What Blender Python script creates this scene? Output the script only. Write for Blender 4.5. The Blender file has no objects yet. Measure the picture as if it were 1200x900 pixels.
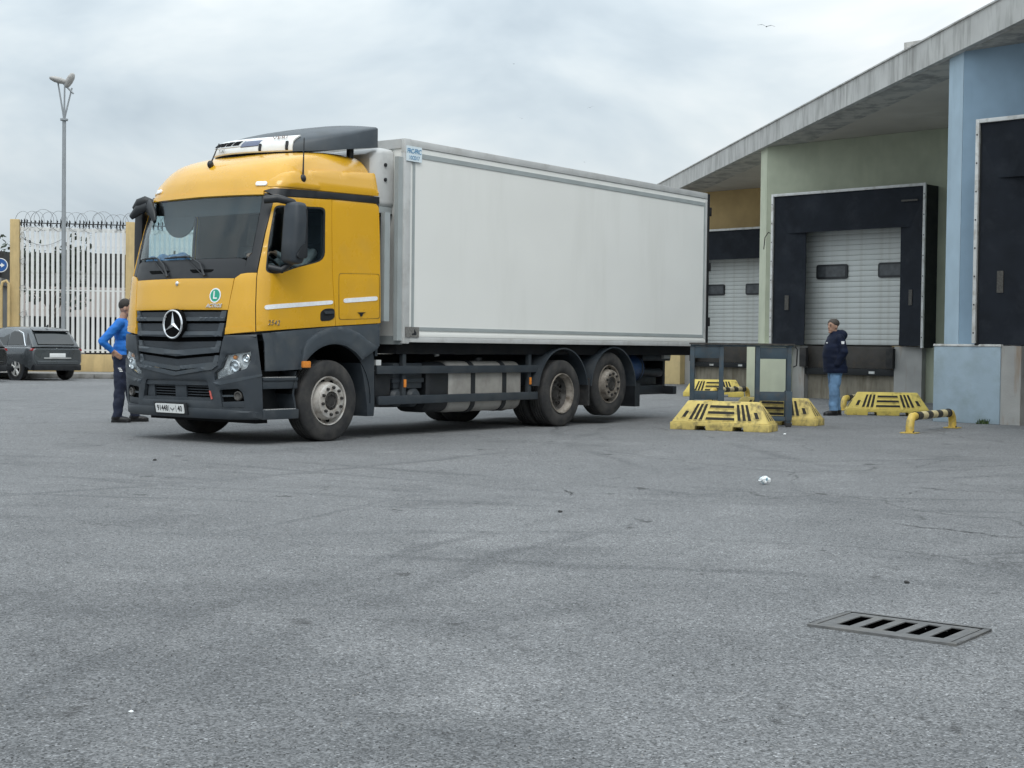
import bpy, bmesh, math, random
from math import sin, cos, pi, radians, sqrt, atan2
from mathutils import Vector, Matrix, noise
from mathutils.geometry import delaunay_2d_cdt

random.seed(7)
scene = bpy.context.scene
COL = scene.collection

# ------------------------------------------------------------------ camera
PITCH, ROLL, CAM_H = 0.0258, 0.012, 1.2
fwd = Vector((0, cos(PITCH), -sin(PITCH)))
r0 = Vector((1, 0, 0)); u0 = Vector((0, sin(PITCH), cos(PITCH)))
rt = r0 * cos(ROLL) + u0 * sin(ROLL)
up = -r0 * sin(ROLL) + u0 * cos(ROLL)
camd = bpy.data.cameras.new('camera')
camd.sensor_width = 36.0; camd.lens = 36.0 * 1720 / 1200
camd.clip_start = 0.1; camd.clip_end = 5000
cam = bpy.data.objects.new('camera', camd); COL.objects.link(cam)
m = Matrix((rt, up, -fwd)).transposed().to_4x4(); m.translation = (0, 0, CAM_H)
cam.matrix_world = m
scene.camera = cam

# ------------------------------------------------------------------ sky
SUN_EL, SUN_AZ = radians(50), radians(172)      # azimuth measured clockwise from +Y
world = bpy.data.worlds.new('World'); scene.world = world
world.use_nodes = True
nt = world.node_tree; nt.nodes.clear()
def wn(t, **k):
    n = nt.nodes.new(t)
    for a, b in k.items(): setattr(n, a, b)
    return n
def wm(op, a, b=None, clamp=False):
    n = wn('ShaderNodeMath', operation=op, use_clamp=clamp)
    for i, v in enumerate((a, b)):
        if v is None: continue
        if isinstance(v, (int, float)): n.inputs[i].default_value = v
        else: nt.links.new(v, n.inputs[i])
    return n.outputs[0]
tc = wn('ShaderNodeTexCoord'); sep = wn('ShaderNodeSeparateXYZ')
nt.links.new(tc.outputs['Generated'], sep.inputs[0])
zc = wm('MAXIMUM', sep.outputs[2], 0.0)
def wnoise(scale, detail, rough, stretch, off, dist=0.0):
    mp = wn('ShaderNodeMapping'); mp.inputs['Location'].default_value = off; mp.inputs['Scale'].default_value = stretch
    mp.inputs['Rotation'].default_value = (0, radians(14), 0)
    nt.links.new(tc.outputs['Generated'], mp.inputs[0])
    n = wn('ShaderNodeTexNoise'); n.inputs['Scale'].default_value = scale
    n.inputs['Detail'].default_value = detail; n.inputs['Roughness'].default_value = rough; n.inputs['Distortion'].default_value = dist
    nt.links.new(mp.outputs[0], n.inputs['Vector']); return n.outputs['Fac']
n1 = wnoise(4.6, 5, 0.52, (1, 1, 1.9), (5.9, 0.7, 2.6), 0.35); n2 = wnoise(1.7, 2, 0.5, (1, 1, 1.6), (0.4, 3.1, 0.2))
cl = wm('ADD', wm('MULTIPLY', n1, 0.95), wm('MULTIPLY', n2, 0.30))
ramp = wn('ShaderNodeValToRGB')
e = ramp.color_ramp.elements
e[0].position = 0.44; e[0].color = (0.48, 0.565, 0.635, 1)
e[1].position = 0.84; e[1].color = (0.94, 0.955, 0.955, 1)
x = ramp.color_ramp.elements.new(0.57); x.color = (0.605, 0.69, 0.75, 1)
x = ramp.color_ramp.elements.new(0.68); x.color = (0.73, 0.80, 0.835, 1)
nt.links.new(cl, ramp.inputs[0])
# overcast sky: about three times brighter overhead than at the horizon
grad = wm('ADD', wm('MULTIPLY', zc, 1.75), 0.88)
cloud = wn('ShaderNodeVectorMath', operation='SCALE')
nt.links.new(ramp.outputs[0], cloud.inputs[0]); nt.links.new(grad, cloud.inputs['Scale'])
sky = wn('ShaderNodeTexSky', sky_type='NISHITA')
sky.sun_disc = False; sky.sun_elevation = SUN_EL; sky.sun_rotation = SUN_AZ
sky.air_density = 1.5; sky.dust_density = 3.0
skys = wn('ShaderNodeVectorMath', operation='SCALE'); skys.inputs['Scale'].default_value = 0.06
nt.links.new(sky.outputs[0], skys.inputs[0])
mix = wn('ShaderNodeMix', data_type='RGBA'); mix.inputs[0].default_value = 0.92
nt.links.new(skys.outputs[0], mix.inputs[6]); nt.links.new(cloud.outputs[0], mix.inputs[7])
bg = wn('ShaderNodeBackground'); bg.inputs[1].default_value = 1.0
nt.links.new(mix.outputs[2], bg.inputs[0])
world.cycles.sampling_method = 'MANUAL'; world.cycles.sample_map_resolution = 512
wo = wn('ShaderNodeOutputWorld'); nt.links.new(bg.outputs[0], wo.inputs[0])

# ------------------------------------------------------------------ sun behind thin cloud
sd = bpy.data.lights.new('sun', 'SUN'); sd.energy = 1.15; sd.angle = radians(28); sd.color = (1, 0.97, 0.92)
so = bpy.data.objects.new('sun', sd); COL.objects.link(so)
sdir = Vector((sin(SUN_AZ) * cos(SUN_EL), cos(SUN_AZ) * cos(SUN_EL), sin(SUN_EL)))
so.rotation_euler = (-sdir).to_track_quat('-Z', 'Y').to_euler(); so.location = sdir * 60

vs = scene.view_settings
vs.view_transform = 'Standard'; vs.look = 'None'; vs.exposure = 0.0; vs.gamma = 1.0; vs.use_curve_mapping = False
scene.cycles.max_bounces = 5; scene.cycles.diffuse_bounces = 3; scene.cycles.glossy_bounces = 3; scene.cycles.transparent_max_bounces = 24
scene.cycles.use_denoising = True; scene.cycles.adaptive_threshold = 0.02

# ------------------------------------------------------------------ materials
def new_mat(name):
    mt = bpy.data.materials.new(name); mt.use_nodes = True
    t = mt.node_tree; b = t.nodes['Principled BSDF']
    return mt, t, b
def node(t, kind, **k):
    n = t.nodes.new(kind)
    for a, b in k.items(): setattr(n, a, b)
    return n
def tex_noise(t, vec, scale, detail=4, rough=0.55, dist=0.0):
    n = node(t, 'ShaderNodeTexNoise'); n.inputs['Scale'].default_value = scale
    n.inputs['Detail'].default_value = detail; n.inputs['Roughness'].default_value = rough
    n.inputs['Distortion'].default_value = dist
    t.links.new(vec, n.inputs['Vector']); return n.outputs['Fac']
def mapping(t, vec, scale=(1, 1, 1), rot=(0, 0, 0), loc=(0, 0, 0)):
    n = node(t, 'ShaderNodeMapping'); n.inputs['Scale'].default_value = scale
    n.inputs['Rotation'].default_value = rot; n.inputs['Location'].default_value = loc
    t.links.new(vec, n.inputs[0]); return n.outputs[0]
def maprange(t, v, a, b, c=0.0, d=1.0):
    n = node(t, 'ShaderNodeMapRange'); n.inputs[1].default_value = a; n.inputs[2].default_value = b
    n.inputs[3].default_value = c; n.inputs[4].default_value = d
    t.links.new(v, n.inputs[0]); return n.outputs[0]
def mixc(t, f, a, b, mode='MIX'):
    n = node(t, 'ShaderNodeMix', data_type='RGBA', blend_type=mode)
    if isinstance(f, (int, float)): n.inputs[0].default_value = f
    else: t.links.new(f, n.inputs[0])
    for i, v in ((6, a), (7, b)):
        if isinstance(v, tuple): n.inputs[i].default_value = (*v[:3], 1)
        else: t.links.new(v, n.inputs[i])
    return n.outputs[2]
def mathn(t, op, a, b=None, clamp=False):
    n = node(t, 'ShaderNodeMath', operation=op, use_clamp=clamp)
    for i, v in enumerate((a, b)):
        if v is None: continue
        if isinstance(v, (int, float)): n.inputs[i].default_value = v
        else: t.links.new(v, n.inputs[i])
    return n.outputs[0]
def add_bump(t, b, h, strength=0.3, dist=0.01):
    n = node(t, 'ShaderNodeBump'); n.inputs['Strength'].default_value = strength
    n.inputs['Distance'].default_value = dist
    t.links.new(h, n.inputs['Height']); t.links.new(n.outputs[0], b.inputs['Normal'])

MATS = {}
def M(name, col=None, rough=0.6, metal=0.0, var=0.12, scale=6.0, dirt=None, dscale=3.0, damt=(0.5, 0.75), streak=False,
      bump=0.0, bscale=60.0, coat=0.0, spec=0.5, rvar=0.1, coords='Object'):
    if name in MATS: return MATS[name]
    mt, t, b = new_mat(name)
    vec = node(t, 'ShaderNodeTexCoord').outputs[coords]
    f = tex_noise(t, vec, scale, 2, 0.6)
    fm = maprange(t, f, 0.3, 0.7)
    c = mixc(t, fm, tuple(x * (1 - var) for x in col), tuple(min(1, x * (1 + var)) for x in col))
    if dirt:
        v2 = mapping(t, vec, (1, 1, 0.16) if streak else (1, 1, 1), loc=(3.1, 1.7, 0.4))
        d = tex_noise(t, v2, dscale, 4, 0.65)
        dm = maprange(t, d, damt[0], damt[1])
        c = mixc(t, dm, c, dirt)
        r = mathn(t, 'ADD', mathn(t, 'MULTIPLY', dm, 0.25), rough, True)
        t.links.new(r, b.inputs['Roughness'])
    else:
        rr = maprange(t, f, 0.3, 0.7, max(0.02, rough - rvar), min(1, rough + rvar))
        t.links.new(rr, b.inputs['Roughness'])
    t.links.new(c, b.inputs['Base Color'])
    b.inputs['Metallic'].default_value = metal
    b.inputs['Coat Weight'].default_value = coat; b.inputs['Coat Roughness'].default_value = 0.08
    b.inputs['Specular IOR Level'].default_value = spec
    if bump and bscale < 200: add_bump(t, b, tex_noise(t, vec, bscale, 1), bump, 0.01)
    MATS[name] = mt
    return mt
def glass_mat(name, tint, ior=1.5, rough=0.02, refl=1.0):
    mt, t, b = new_mat(name); t.nodes.remove(b)
    out = t.nodes['Material Output']
    tr = node(t, 'ShaderNodeBsdfTransparent'); tr.inputs[0].default_value = (*tint, 1)
    gl = node(t, 'ShaderNodeBsdfGlossy'); gl.inputs['Roughness'].default_value = rough
    gl.inputs[0].default_value = (0.95, 0.98, 1, 1)
    ge = node(t, 'ShaderNodeNewGeometry')
    dt = node(t, 'ShaderNodeVectorMath', operation='DOT_PRODUCT')
    t.links.new(ge.outputs['Incoming'], dt.inputs[0]); t.links.new(ge.outputs['Normal'], dt.inputs[1])
    f0 = ((ior - 1) / (ior + 1)) ** 2 * refl
    g = mathn(t, 'POWER', mathn(t, 'SUBTRACT', 1.0, mathn(t, 'ABSOLUTE', dt.outputs['Value'])), 5.0)
    fac = mathn(t, 'ADD', mathn(t, 'MULTIPLY', g, 1 - f0), f0, True)
    mx = node(t, 'ShaderNodeMixShader')
    t.links.new(fac, mx.inputs[0]); t.links.new(tr.outputs[0], mx.inputs[1]); t.links.new(gl.outputs[0], mx.inputs[2])
    t.links.new(mx.outputs[0], out.inputs[0])
    MATS[name] = mt
    return mt

def asphalt():
    mt, t, b = new_mat('asphalt')
    vec = node(t, 'ShaderNodeTexCoord').outputs['Object']
    big = tex_noise(t, vec, 0.16, 4, 0.62)
    med = tex_noise(t, mapping(t, vec, (1, 1, 1), loc=(9, 4, 0)), 1.1, 4, 0.65)
    c = mixc(t, maprange(t, big, 0.36, 0.66), (0.094, 0.097, 0.101), (0.168, 0.171, 0.175))
    c = mixc(t, maprange(t, med, 0.40, 0.72, 0, 0.6), c, (0.196, 0.198, 0.201))
    # light falloff painted into the colour: dark foreground, paler yard beyond, ragged edge
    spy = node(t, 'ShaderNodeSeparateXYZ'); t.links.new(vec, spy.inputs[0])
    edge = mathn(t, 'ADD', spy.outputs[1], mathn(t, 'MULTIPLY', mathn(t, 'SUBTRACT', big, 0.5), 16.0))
    light_falloff = maprange(t, edge, 4.5, 11.5, 0.0, 0.55)
    c = mixc(t, light_falloff, c, (0.186, 0.189, 0.192))
    # worn pale patches and damp dark patches
    pale = tex_noise(t, mapping(t, vec, (1, 1, 1), (0, 0, 0.4), (-21, 2, 0)), 0.7, 6, 0.74)
    c = mixc(t, maprange(t, pale, 0.54, 0.70, 0, 0.48), c, (0.245, 0.247, 0.249))
    dk = tex_noise(t, mapping(t, vec, (1, 1, 1), (0, 0, 0.0), (14, -6, 0)), 0.62, 6, 0.74)
    c = mixc(t, maprange(t, dk, 0.55, 0.70, 0, 0.52), c, (0.078, 0.081, 0.085))
    # curved tyre marks left by turning lorries
    brk = maprange(t, tex_noise(t, mapping(t, vec, loc=(2, 8, 0)), 0.35, 3, 0.6), 0.42, 0.60)
    wv0 = mathn(t, 'MULTIPLY', mathn(t, 'SUBTRACT', tex_noise(t, vec, 0.5, 2), 0.5), 0.5)
    tot = None
    for (cx, cy, rr, ww) in ((-9, 2, 13.2, .13), (-9, 2, 13.75, .13), (-9.5, 1, 15.6, .15), (14, 2, 15.4, .14), (14, 2, 15.95, .13), (6, 30, 19.2, .15), (6, 30, 19.8, .13), (-16, 24, 17.5, .15), (-3, 32, 22.8, .13), (20, 20, 17.3, .16), (20, 20, 19.4, .14), (-4, -12, 20.5, .12), (9, 6, 11.2, .08), (-12, 10, 14.9, .08), (3, 38, 26.1, .10), (3, 38, 27.4, .08)):
        dv = node(t, 'ShaderNodeVectorMath', operation='DISTANCE'); t.links.new(vec, dv.inputs[0]); dv.inputs[1].default_value = (cx, cy, 0)
        q = mathn(t, 'ABSOLUTE', mathn(t, 'SUBTRACT', mathn(t, 'ADD', dv.outputs['Value'], wv0), rr))
        g = maprange(t, q, ww * .25, ww * .8, 1, 0)
        tot = g if tot is None else mathn(t, 'MAXIMUM', tot, g)
    c = mixc(t, mathn(t, 'MULTIPLY', mathn(t, 'MULTIPLY', tot, brk), 0.40), c, (0.070, 0.073, 0.077))
    # oil drips
    st2 = tex_noise(t, mapping(t, vec, (1, .6, 1), loc=(-11, 17, 0)), 3.4, 3, 0.6)
    c = mixc(t, maprange(t, st2, 0.655, 0.72, 0, 0.75), c, (0.045, 0.045, 0.046))
    st3 = tex_noise(t, mapping(t, vec, (1, 1, 1), loc=(5, -3, 0)), 14.0, 2, 0.6)
    c = mixc(t, maprange(t, st3, 0.70, 0.75, 0, 0.7), c, (0.04, 0.04, 0.04))
    # cracks
    wv = node(t, 'ShaderNodeVectorMath', operation='ADD')
    nz = node(t, 'ShaderNodeTexNoise'); nz.inputs['Scale'].default_value = 1.3; nz.inputs['Detail'].default_value = 3
    t.links.new(vec, nz.inputs['Vector'])
    s2 = node(t, 'ShaderNodeVectorMath', operation='SCALE'); s2.inputs['Scale'].default_value = 0.55
    t.links.new(nz.outputs['Color'], s2.inputs[0]); t.links.new(vec, wv.inputs[0]); t.links.new(s2.outputs[0], wv.inputs[1])
    vo = node(t, 'ShaderNodeTexVoronoi', feature='DISTANCE_TO_EDGE'); vo.inputs['Scale'].default_value = 0.30
    t.links.new(wv.outputs[0], vo.inputs['Vector'])
    cr = maprange(t, vo.outputs['Distance'], 0.0, 0.006, 1, 0)
    cmask = maprange(t, tex_noise(t, mapping(t, vec, loc=(5, 5, 0)), 0.16, 2), 0.48, 0.60)
    crf = mathn(t, 'MULTIPLY', cr, cmask)
    c = mixc(t, mathn(t, 'MULTIPLY', crf, 0.6), c, (0.035, 0.035, 0.035))
    # aggregate
    ag = node(t, 'ShaderNodeTexVoronoi'); ag.inputs['Scale'].default_value = 140; t.links.new(vec, ag.inputs['Vector'])
    sepc = node(t, 'ShaderNodeSeparateColor'); t.links.new(ag.outputs['Color'], sepc.inputs[0])
    lum = maprange(t, sepc.outputs[0], 0.0, 1.0, 0.50, 1.50)
    bright = maprange(t, sepc.outputs[1], 0.95, 0.98, 0, 1.0)
    darkp = maprange(t, sepc.outputs[2], 0.90, 0.96, 1.0, 0.45)
    ff = mathn(t, 'MULTIPLY', mathn(t, 'ADD', lum, bright), darkp)
    ag2 = node(t, 'ShaderNodeTexVoronoi'); ag2.inputs['Scale'].default_value = 60; t.links.new(vec, ag2.inputs['Vector'])
    sp2 = node(t, 'ShaderNodeSeparateColor'); t.links.new(ag2.outputs['Color'], sp2.inputs[0])
    ff = mathn(t, 'MULTIPLY', ff, maprange(t, sp2.outputs[0], 0, 1, 0.86, 1.14))
    sc3 = node(t, 'ShaderNodeVectorMath', operation='SCALE'); t.links.new(c, sc3.inputs[0]); t.links.new(ff, sc3.inputs['Scale'])
    t.links.new(sc3.outputs[0], b.inputs['Base Color'])
    b.inputs['Roughness'].default_value = 0.88; b.inputs['Specular IOR Level'].default_value = 0.25
    h = mathn(t, 'ADD', mathn(t, 'MULTIPLY', ag.outputs['Distance'], 0.5), mathn(t, 'MULTIPLY', ag2.outputs['Distance'], 0.25))
    h = mathn(t, 'SUBTRACT', h, crf)
    add_bump(t, b, h, 0.45, 0.004)
    MATS['asphalt'] = mt; return mt

def striped(name, ca, cb, axis=0, period=0.4, duty=0.5, chip=(0.25, 0.2, 0.12), phase=0.0, slant=0.0):
    mt, t, b = new_mat(name)
    vec = node(t, 'ShaderNodeTexCoord').outputs['Object']
    sp = node(t, 'ShaderNodeSeparateXYZ'); t.links.new(vec, sp.inputs[0])
    v = sp.outputs[axis]
    fr = mathn(t, 'FRACT', mathn(t, 'ADD', mathn(t, 'DIVIDE', v, period), phase))
    f = mathn(t, 'LESS_THAN', fr, duty)
    c = mixc(t, f, cb, ca)
    d = maprange(t, tex_noise(t, vec, 14, 6, 0.7), 0.55, 0.7)
    c = mixc(t, mathn(t, 'MULTIPLY', d, 0.6), c, chip)
    t.links.new(c, b.inputs['Base Color']); b.inputs['Roughness'].default_value = 0.55
    MATS[name] = mt; return mt

YEL = (0.69, 0.368, 0.018)
M('cab_yellow', YEL, 0.27, coat=0.55, var=0.05, scale=1.2, dirt=(0.60, 0.34, 0.04), dscale=1.5, damt=(0.55, 0.9))
M('plastic_dark', (0.030, 0.038, 0.047), 0.50, var=0.10, scale=4, dirt=(0.060, 0.066, 0.070), dscale=3.5, damt=(0.45, 0.85), bump=0.06, bscale=220)
M('plastic_mid', (0.052, 0.064, 0.076), 0.48, var=0.10, scale=4, dirt=(0.085, 0.092, 0.095), dscale=3.5, damt=(0.5, 0.85), bump=0.05, bscale=220)
M('plastic_black', (0.014, 0.016, 0.019), 0.45, var=0.2)
M('mesh_grey', (0.030, 0.037, 0.045), 0.6, var=0.2, bump=0.5, bscale=120)
M('void_black', (0.004, 0.0045, 0.005), 0.9, var=0.2, spec=0.1)
M('chassis', (0.010, 0.011, 0.013), 0.75, var=0.25, dirt=(0.026, 0.025, 0.023), dscale=5, damt=(0.45, 0.8), spec=0.25)
M('rubber', (0.022, 0.022, 0.023), 0.82, var=0.2, scale=9, dirt=(0.075, 0.070, 0.064), dscale=4, damt=(0.40, 0.78), bump=0.1, bscale=90)
M('rim_steel', (0.58, 0.555, 0.52), 0.5, metal=0.35, var=0.12, scale=8, dirt=(0.24, 0.195, 0.15), dscale=7, damt=(0.45, 0.75))
M('rim_dirty', (0.30, 0.27, 0.235), 0.6, metal=0.3, var=0.2, scale=8, dirt=(0.10, 0.08, 0.06), dscale=7, damt=(0.42, 0.7))
M('rim_dark', (0.13, 0.125, 0.12), 0.6, metal=0.4, var=0.2, scale=8, dirt=(0.05, 0.045, 0.04), dscale=6, damt=(0.4, 0.7))
M('hub_dark', (0.045, 0.042, 0.04), 0.6, metal=0.3, var=0.3, scale=20)
M('chrome', (0.80, 0.81, 0.82), 0.12, metal=1.0, var=0.03, rvar=0.04)
M('alu', (0.56, 0.565, 0.555), 0.45, metal=0.15, var=0.08, scale=3, dirt=(0.40, 0.39, 0.37), dscale=3, damt=(0.5, 0.8))
M('tank_alu', (0.40, 0.385, 0.36), 0.42, metal=0.3, var=0.10, scale=2.0, dirt=(0.17, 0.155, 0.135), dscale=1.5, damt=(0.48, 0.85))
M('box_white', (0.81, 0.81, 0.775), 0.32, var=0.025, scale=0.7, dirt=(0.74, 0.74, 0.70), dscale=1.6, damt=(0.50, 0.82), streak=True, coat=0.15)
M('box_trim', (0.34, 0.37, 0.37), 0.5, var=0.08, scale=3)
M('white_paint', (0.78, 0.79, 0.78), 0.4, var=0.04)
M('reflective_white', (0.86, 0.87, 0.88), 0.35, var=0.06, scale=12)
M('sticker_blue', (0.10, 0.27, 0.46), 0.5, var=0.1)
M('sticker_pale', (0.70, 0.79, 0.83), 0.45, var=0.05)
M('swoosh_grey_blue', (0.10, 0.12, 0.19), 0.4, var=0.15)
M('sticker_green', (0.02, 0.34, 0.22), 0.45, var=0.08)
M('sticker_grey', (0.17, 0.165, 0.155), 0.5, var=0.35, scale=40)
M('label_dull', (0.075, 0.07, 0.062), 0.6, var=0.4, scale=30)
M('lamp_orange', (0.70, 0.24, 0.04), 0.25, var=0.1)
M('lamp_red', (0.42, 0.02, 0.02), 0.25, var=0.1)
M('badge_red', (0.55, 0.12, 0.10), 0.4, var=0.4, scale=60)
M('reflector_chrome', (0.90, 0.90, 0.88), 0.25, metal=0.2, var=0.25, scale=26, bump=0.6, bscale=30)
M('interior', (0.035, 0.038, 0.042), 0.8, var=0.2)
M('interior_grey', (0.07, 0.08, 0.09), 0.8, var=0.1)
M('dash', (0.09, 0.10, 0.105), 0.75, var=0.15)
M('cloth_blue_grey', (0.10, 0.19, 0.33), 0.9, var=0.3, scale=14)
M('tank_blue', (0.012, 0.045, 0.13), 0.45, var=0.2)
glass_mat('glass_screen', (0.86, 0.92, 0.93), 1.52, 0.015, 0.75)
glass_mat('glass_side', (0.84, 0.90, 0.90), 1.5, 0.01, 0.8)
glass_mat('glass_lens', (0.92, 0.94, 0.95), 1.45, 0.02, 1.0)
M('car_grey', (0.080, 0.090, 0.098), 0.28, metal=0.35, coat=0.8, var=0.06, scale=2)
M('car_black', (0.012, 0.013, 0.015), 0.3, coat=0.8, var=0.1)
M('car_glass', (0.012, 0.016, 0.018), 0.06, var=0.1, spec=0.8, rvar=0.02)
M('tail_red', (0.30, 0.012, 0.018), 0.2, coat=0.6, var=0.15, scale=20)
# building
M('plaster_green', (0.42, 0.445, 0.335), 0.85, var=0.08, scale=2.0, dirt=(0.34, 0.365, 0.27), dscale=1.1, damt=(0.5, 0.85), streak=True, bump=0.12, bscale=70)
M('plaster_green_pale_lit', (0.52, 0.545, 0.42), 0.85, var=0.07, scale=2.0, dirt=(0.38, 0.42, 0.30), dscale=1.4, damt=(0.52, 0.85), streak=True, bump=0.12, bscale=70)  # fin: wall green lightened to paint in its extra sky light; also light green plinth
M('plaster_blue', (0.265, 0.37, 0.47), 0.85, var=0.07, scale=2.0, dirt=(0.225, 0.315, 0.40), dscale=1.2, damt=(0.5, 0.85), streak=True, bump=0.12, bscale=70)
M('plaster_blue_lit', (0.39, 0.50, 0.585), 0.85, var=0.06, scale=2.0, dirt=(0.27, 0.35, 0.40), dscale=1.5, damt=(0.5, 0.85), streak=True, bump=0.12, bscale=70)  # wall blue made paler, painting sky light onto the fin
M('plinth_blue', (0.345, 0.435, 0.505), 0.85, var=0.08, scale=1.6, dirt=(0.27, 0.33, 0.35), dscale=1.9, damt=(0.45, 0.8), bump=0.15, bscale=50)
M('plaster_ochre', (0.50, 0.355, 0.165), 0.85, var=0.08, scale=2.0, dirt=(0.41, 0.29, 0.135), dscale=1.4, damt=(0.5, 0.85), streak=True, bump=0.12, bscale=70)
M('plaster_yellow_pale_lit', (0.60, 0.47, 0.24), 0.85, var=0.08, scale=2.0, dirt=(0.45, 0.36, 0.2), dscale=2, damt=(0.5, 0.85), bump=0.12, bscale=70)  # ochre lightened as painted sky light on the fin; also pale yellow plinth
M('concrete_fascia', (0.52, 0.515, 0.495), 0.9, var=0.10, scale=1.5, dirt=(0.27, 0.265, 0.25), dscale=5.0, damt=(0.46, 0.74), streak=True, bump=0.25, bscale=30)
M('concrete_soffit', (0.53, 0.50, 0.445), 0.9, var=0.08, scale=0.9, dirt=(0.60, 0.575, 0.52), dscale=0.8, damt=(0.54, 0.70), bump=0.2, bscale=30)
M('concrete_soffit_stain', (0.33, 0.325, 0.31), 0.9, var=0.25, scale=1.3, dirt=(0.52, 0.505, 0.465), dscale=2.4, damt=(0.42, 0.56), bump=0.2, bscale=30)
M('concrete_wall', (0.37, 0.365, 0.35), 0.9, var=0.13, scale=1.8, dirt=(0.27, 0.185, 0.115), dscale=4.0, damt=(0.54, 0.78), streak=True, bump=0.3, bscale=35)
M('concrete_stained', (0.26, 0.235, 0.185), 0.9, var=0.2, scale=1.8, dirt=(0.13, 0.105, 0.07), dscale=4.5, damt=(0.46, 0.72), streak=True, bump=0.3, bscale=35)
M('cap_white', (0.62, 0.62, 0.60), 0.85, var=0.15, scale=7, dirt=(0.28, 0.26, 0.22), dscale=6, damt=(0.5, 0.7))
M('shelter_navy', (0.014, 0.0175, 0.0245), 0.7, var=0.2, scale=2.2, dirt=(0.036, 0.041, 0.050), dscale=1.8, damt=(0.5, 0.8), bump=0.25, bscale=6, spec=0.22)  # dirt tint raised to paint the fabric's sheen into the colour
M('shelter_black', (0.010, 0.012, 0.014), 0.7, var=0.2, scale=3)
M('frame_white', (0.64, 0.645, 0.63), 0.5, var=0.08, scale=4, dirt=(0.40, 0.38, 0.34), dscale=6, damt=(0.5, 0.75))
M('door_white', (0.63, 0.65, 0.63), 0.5, var=0.04, scale=2, dirt=(0.50, 0.50, 0.46), dscale=3, damt=(0.5, 0.8), streak=True)
M('leveller', (0.055, 0.05, 0.045), 0.75, var=0.25, scale=3, dirt=(0.10, 0.08, 0.06), dscale=5, damt=(0.5, 0.8))
M('pane_dark', (0.06, 0.065, 0.07), 0.15, var=0.35, scale=5, spec=0.6)
M('barrier_yellow', (0.64, 0.50, 0.115), 0.62, var=0.10, scale=5, dirt=(0.26, 0.20, 0.075), dscale=7, damt=(0.55, 0.72), bump=0.1)
M('barrier_yellow_worn', (0.61, 0.48, 0.155), 0.7, var=0.14, scale=6, dirt=(0.17, 0.14, 0.08), dscale=7, damt=(0.49, 0.70), bump=0.15)
M('slot_dark', (0.022, 0.021, 0.018), 0.9, var=0.3)
M('steel_blue', (0.035, 0.058, 0.078), 0.55, var=0.2, scale=4, dirt=(0.075, 0.075, 0.075), dscale=8, damt=(0.5, 0.75))
M('rubber_mat', (0.045, 0.040, 0.037), 0.85, var=0.3, scale=10)
M('guide_yellow', (0.60, 0.43, 0.09), 0.5, var=0.12, scale=8, dirt=(0.30, 0.24, 0.12), dscale=9, damt=(0.55, 0.75))
striped('guide_stripes', (0.62, 0.53, 0.30), (0.035, 0.033, 0.028), 0, 0.44, 0.5)
M('fence_white', (0.71, 0.715, 0.70), 0.55, var=0.06, scale=3, dirt=(0.46, 0.44, 0.40), dscale=5, damt=(0.56, 0.8))
M('post_yellow', (0.55, 0.41, 0.20), 0.85, var=0.08, scale=3, dirt=(0.42, 0.32, 0.17), dscale=3, damt=(0.5, 0.8), streak=True, bump=0.15, bscale=40)
M('wire_steel', (0.30, 0.31, 0.32), 0.5, metal=0.6, var=0.2)
M('spike_black', (0.014, 0.014, 0.015), 0.6, var=0.2)
M('pole_grey', (0.30, 0.32, 0.335), 0.5, metal=0.3, var=0.08, scale=3)
M('lamp_grey', (0.40, 0.39, 0.375), 0.5, var=0.15, scale=6)
M('kerb_concrete', (0.24, 0.235, 0.225), 0.9, var=0.15, scale=2, dirt=(0.13, 0.125, 0.11), dscale=4, damt=(0.45, 0.75), bump=0.3, bscale=40)
M('pavement', (0.23, 0.225, 0.215), 0.9, var=0.12, scale=1.5, dirt=(0.15, 0.145, 0.13), dscale=2, damt=(0.45, 0.8), bump=0.2, bscale=40)
M('dirt_ground', (0.20, 0.18, 0.15), 0.95, var=0.2, scale=0.5, bump=0.3, bscale=8)
M('house_pale', (0.42, 0.37, 0.345), 0.9, var=0.12, scale=0.7, dirt=(0.40, 0.33, 0.29), dscale=0.9, damt=(0.5, 0.75))
M('house_dark', (0.038, 0.037, 0.036), 0.9, var=0.35, scale=1.2)
M('house_soot', (0.032, 0.032, 0.033), 0.9, var=0.4, scale=2.2)
M('house_grey', (0.20, 0.20, 0.195), 0.9, var=0.2, scale=0.9)
M('tile_brown', (0.17, 0.09, 0.06), 0.85, var=0.3, scale=3)
M('bark', (0.07, 0.055, 0.042), 0.95, var=0.3, scale=6)
M('leaf_dark', (0.030, 0.042, 0.026), 0.8, var=0.35, scale=1.5)
M('sign_blue', (0.015, 0.09, 0.30), 0.4, var=0.06)
M('drain_iron', (0.125, 0.125, 0.125), 0.6, metal=0.35, var=0.2, scale=14, dirt=(0.17, 0.165, 0.155), dscale=9, damt=(0.5, 0.75), bump=0.15)
M('paper', (0.78, 0.80, 0.80), 0.8, var=0.08, scale=20)
M('paper_print', (0.25, 0.38, 0.45), 0.8, var=0.4, scale=50)
M('stone', (0.22, 0.215, 0.205), 0.9, var=0.3, scale=20)
M('stone_dark', (0.04, 0.04, 0.04), 0.9, var=0.3, scale=20)
M('weed', (0.06, 0.10, 0.03), 0.8, var=0.3, scale=30)
M('skin', (0.40, 0.235, 0.165), 0.55, var=0.08, scale=20)
M('lip', (0.22, 0.09, 0.07), 0.5, var=0.1)
M('hair_dark', (0.025, 0.020, 0.017), 0.7, var=0.3, scale=60)
M('hair_grey', (0.055, 0.045, 0.038), 0.7, var=0.4, scale=60)
M('shirt_blue', (0.012, 0.155, 0.55), 0.75, var=0.12, scale=9, bump=0.35, bscale=14)
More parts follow.
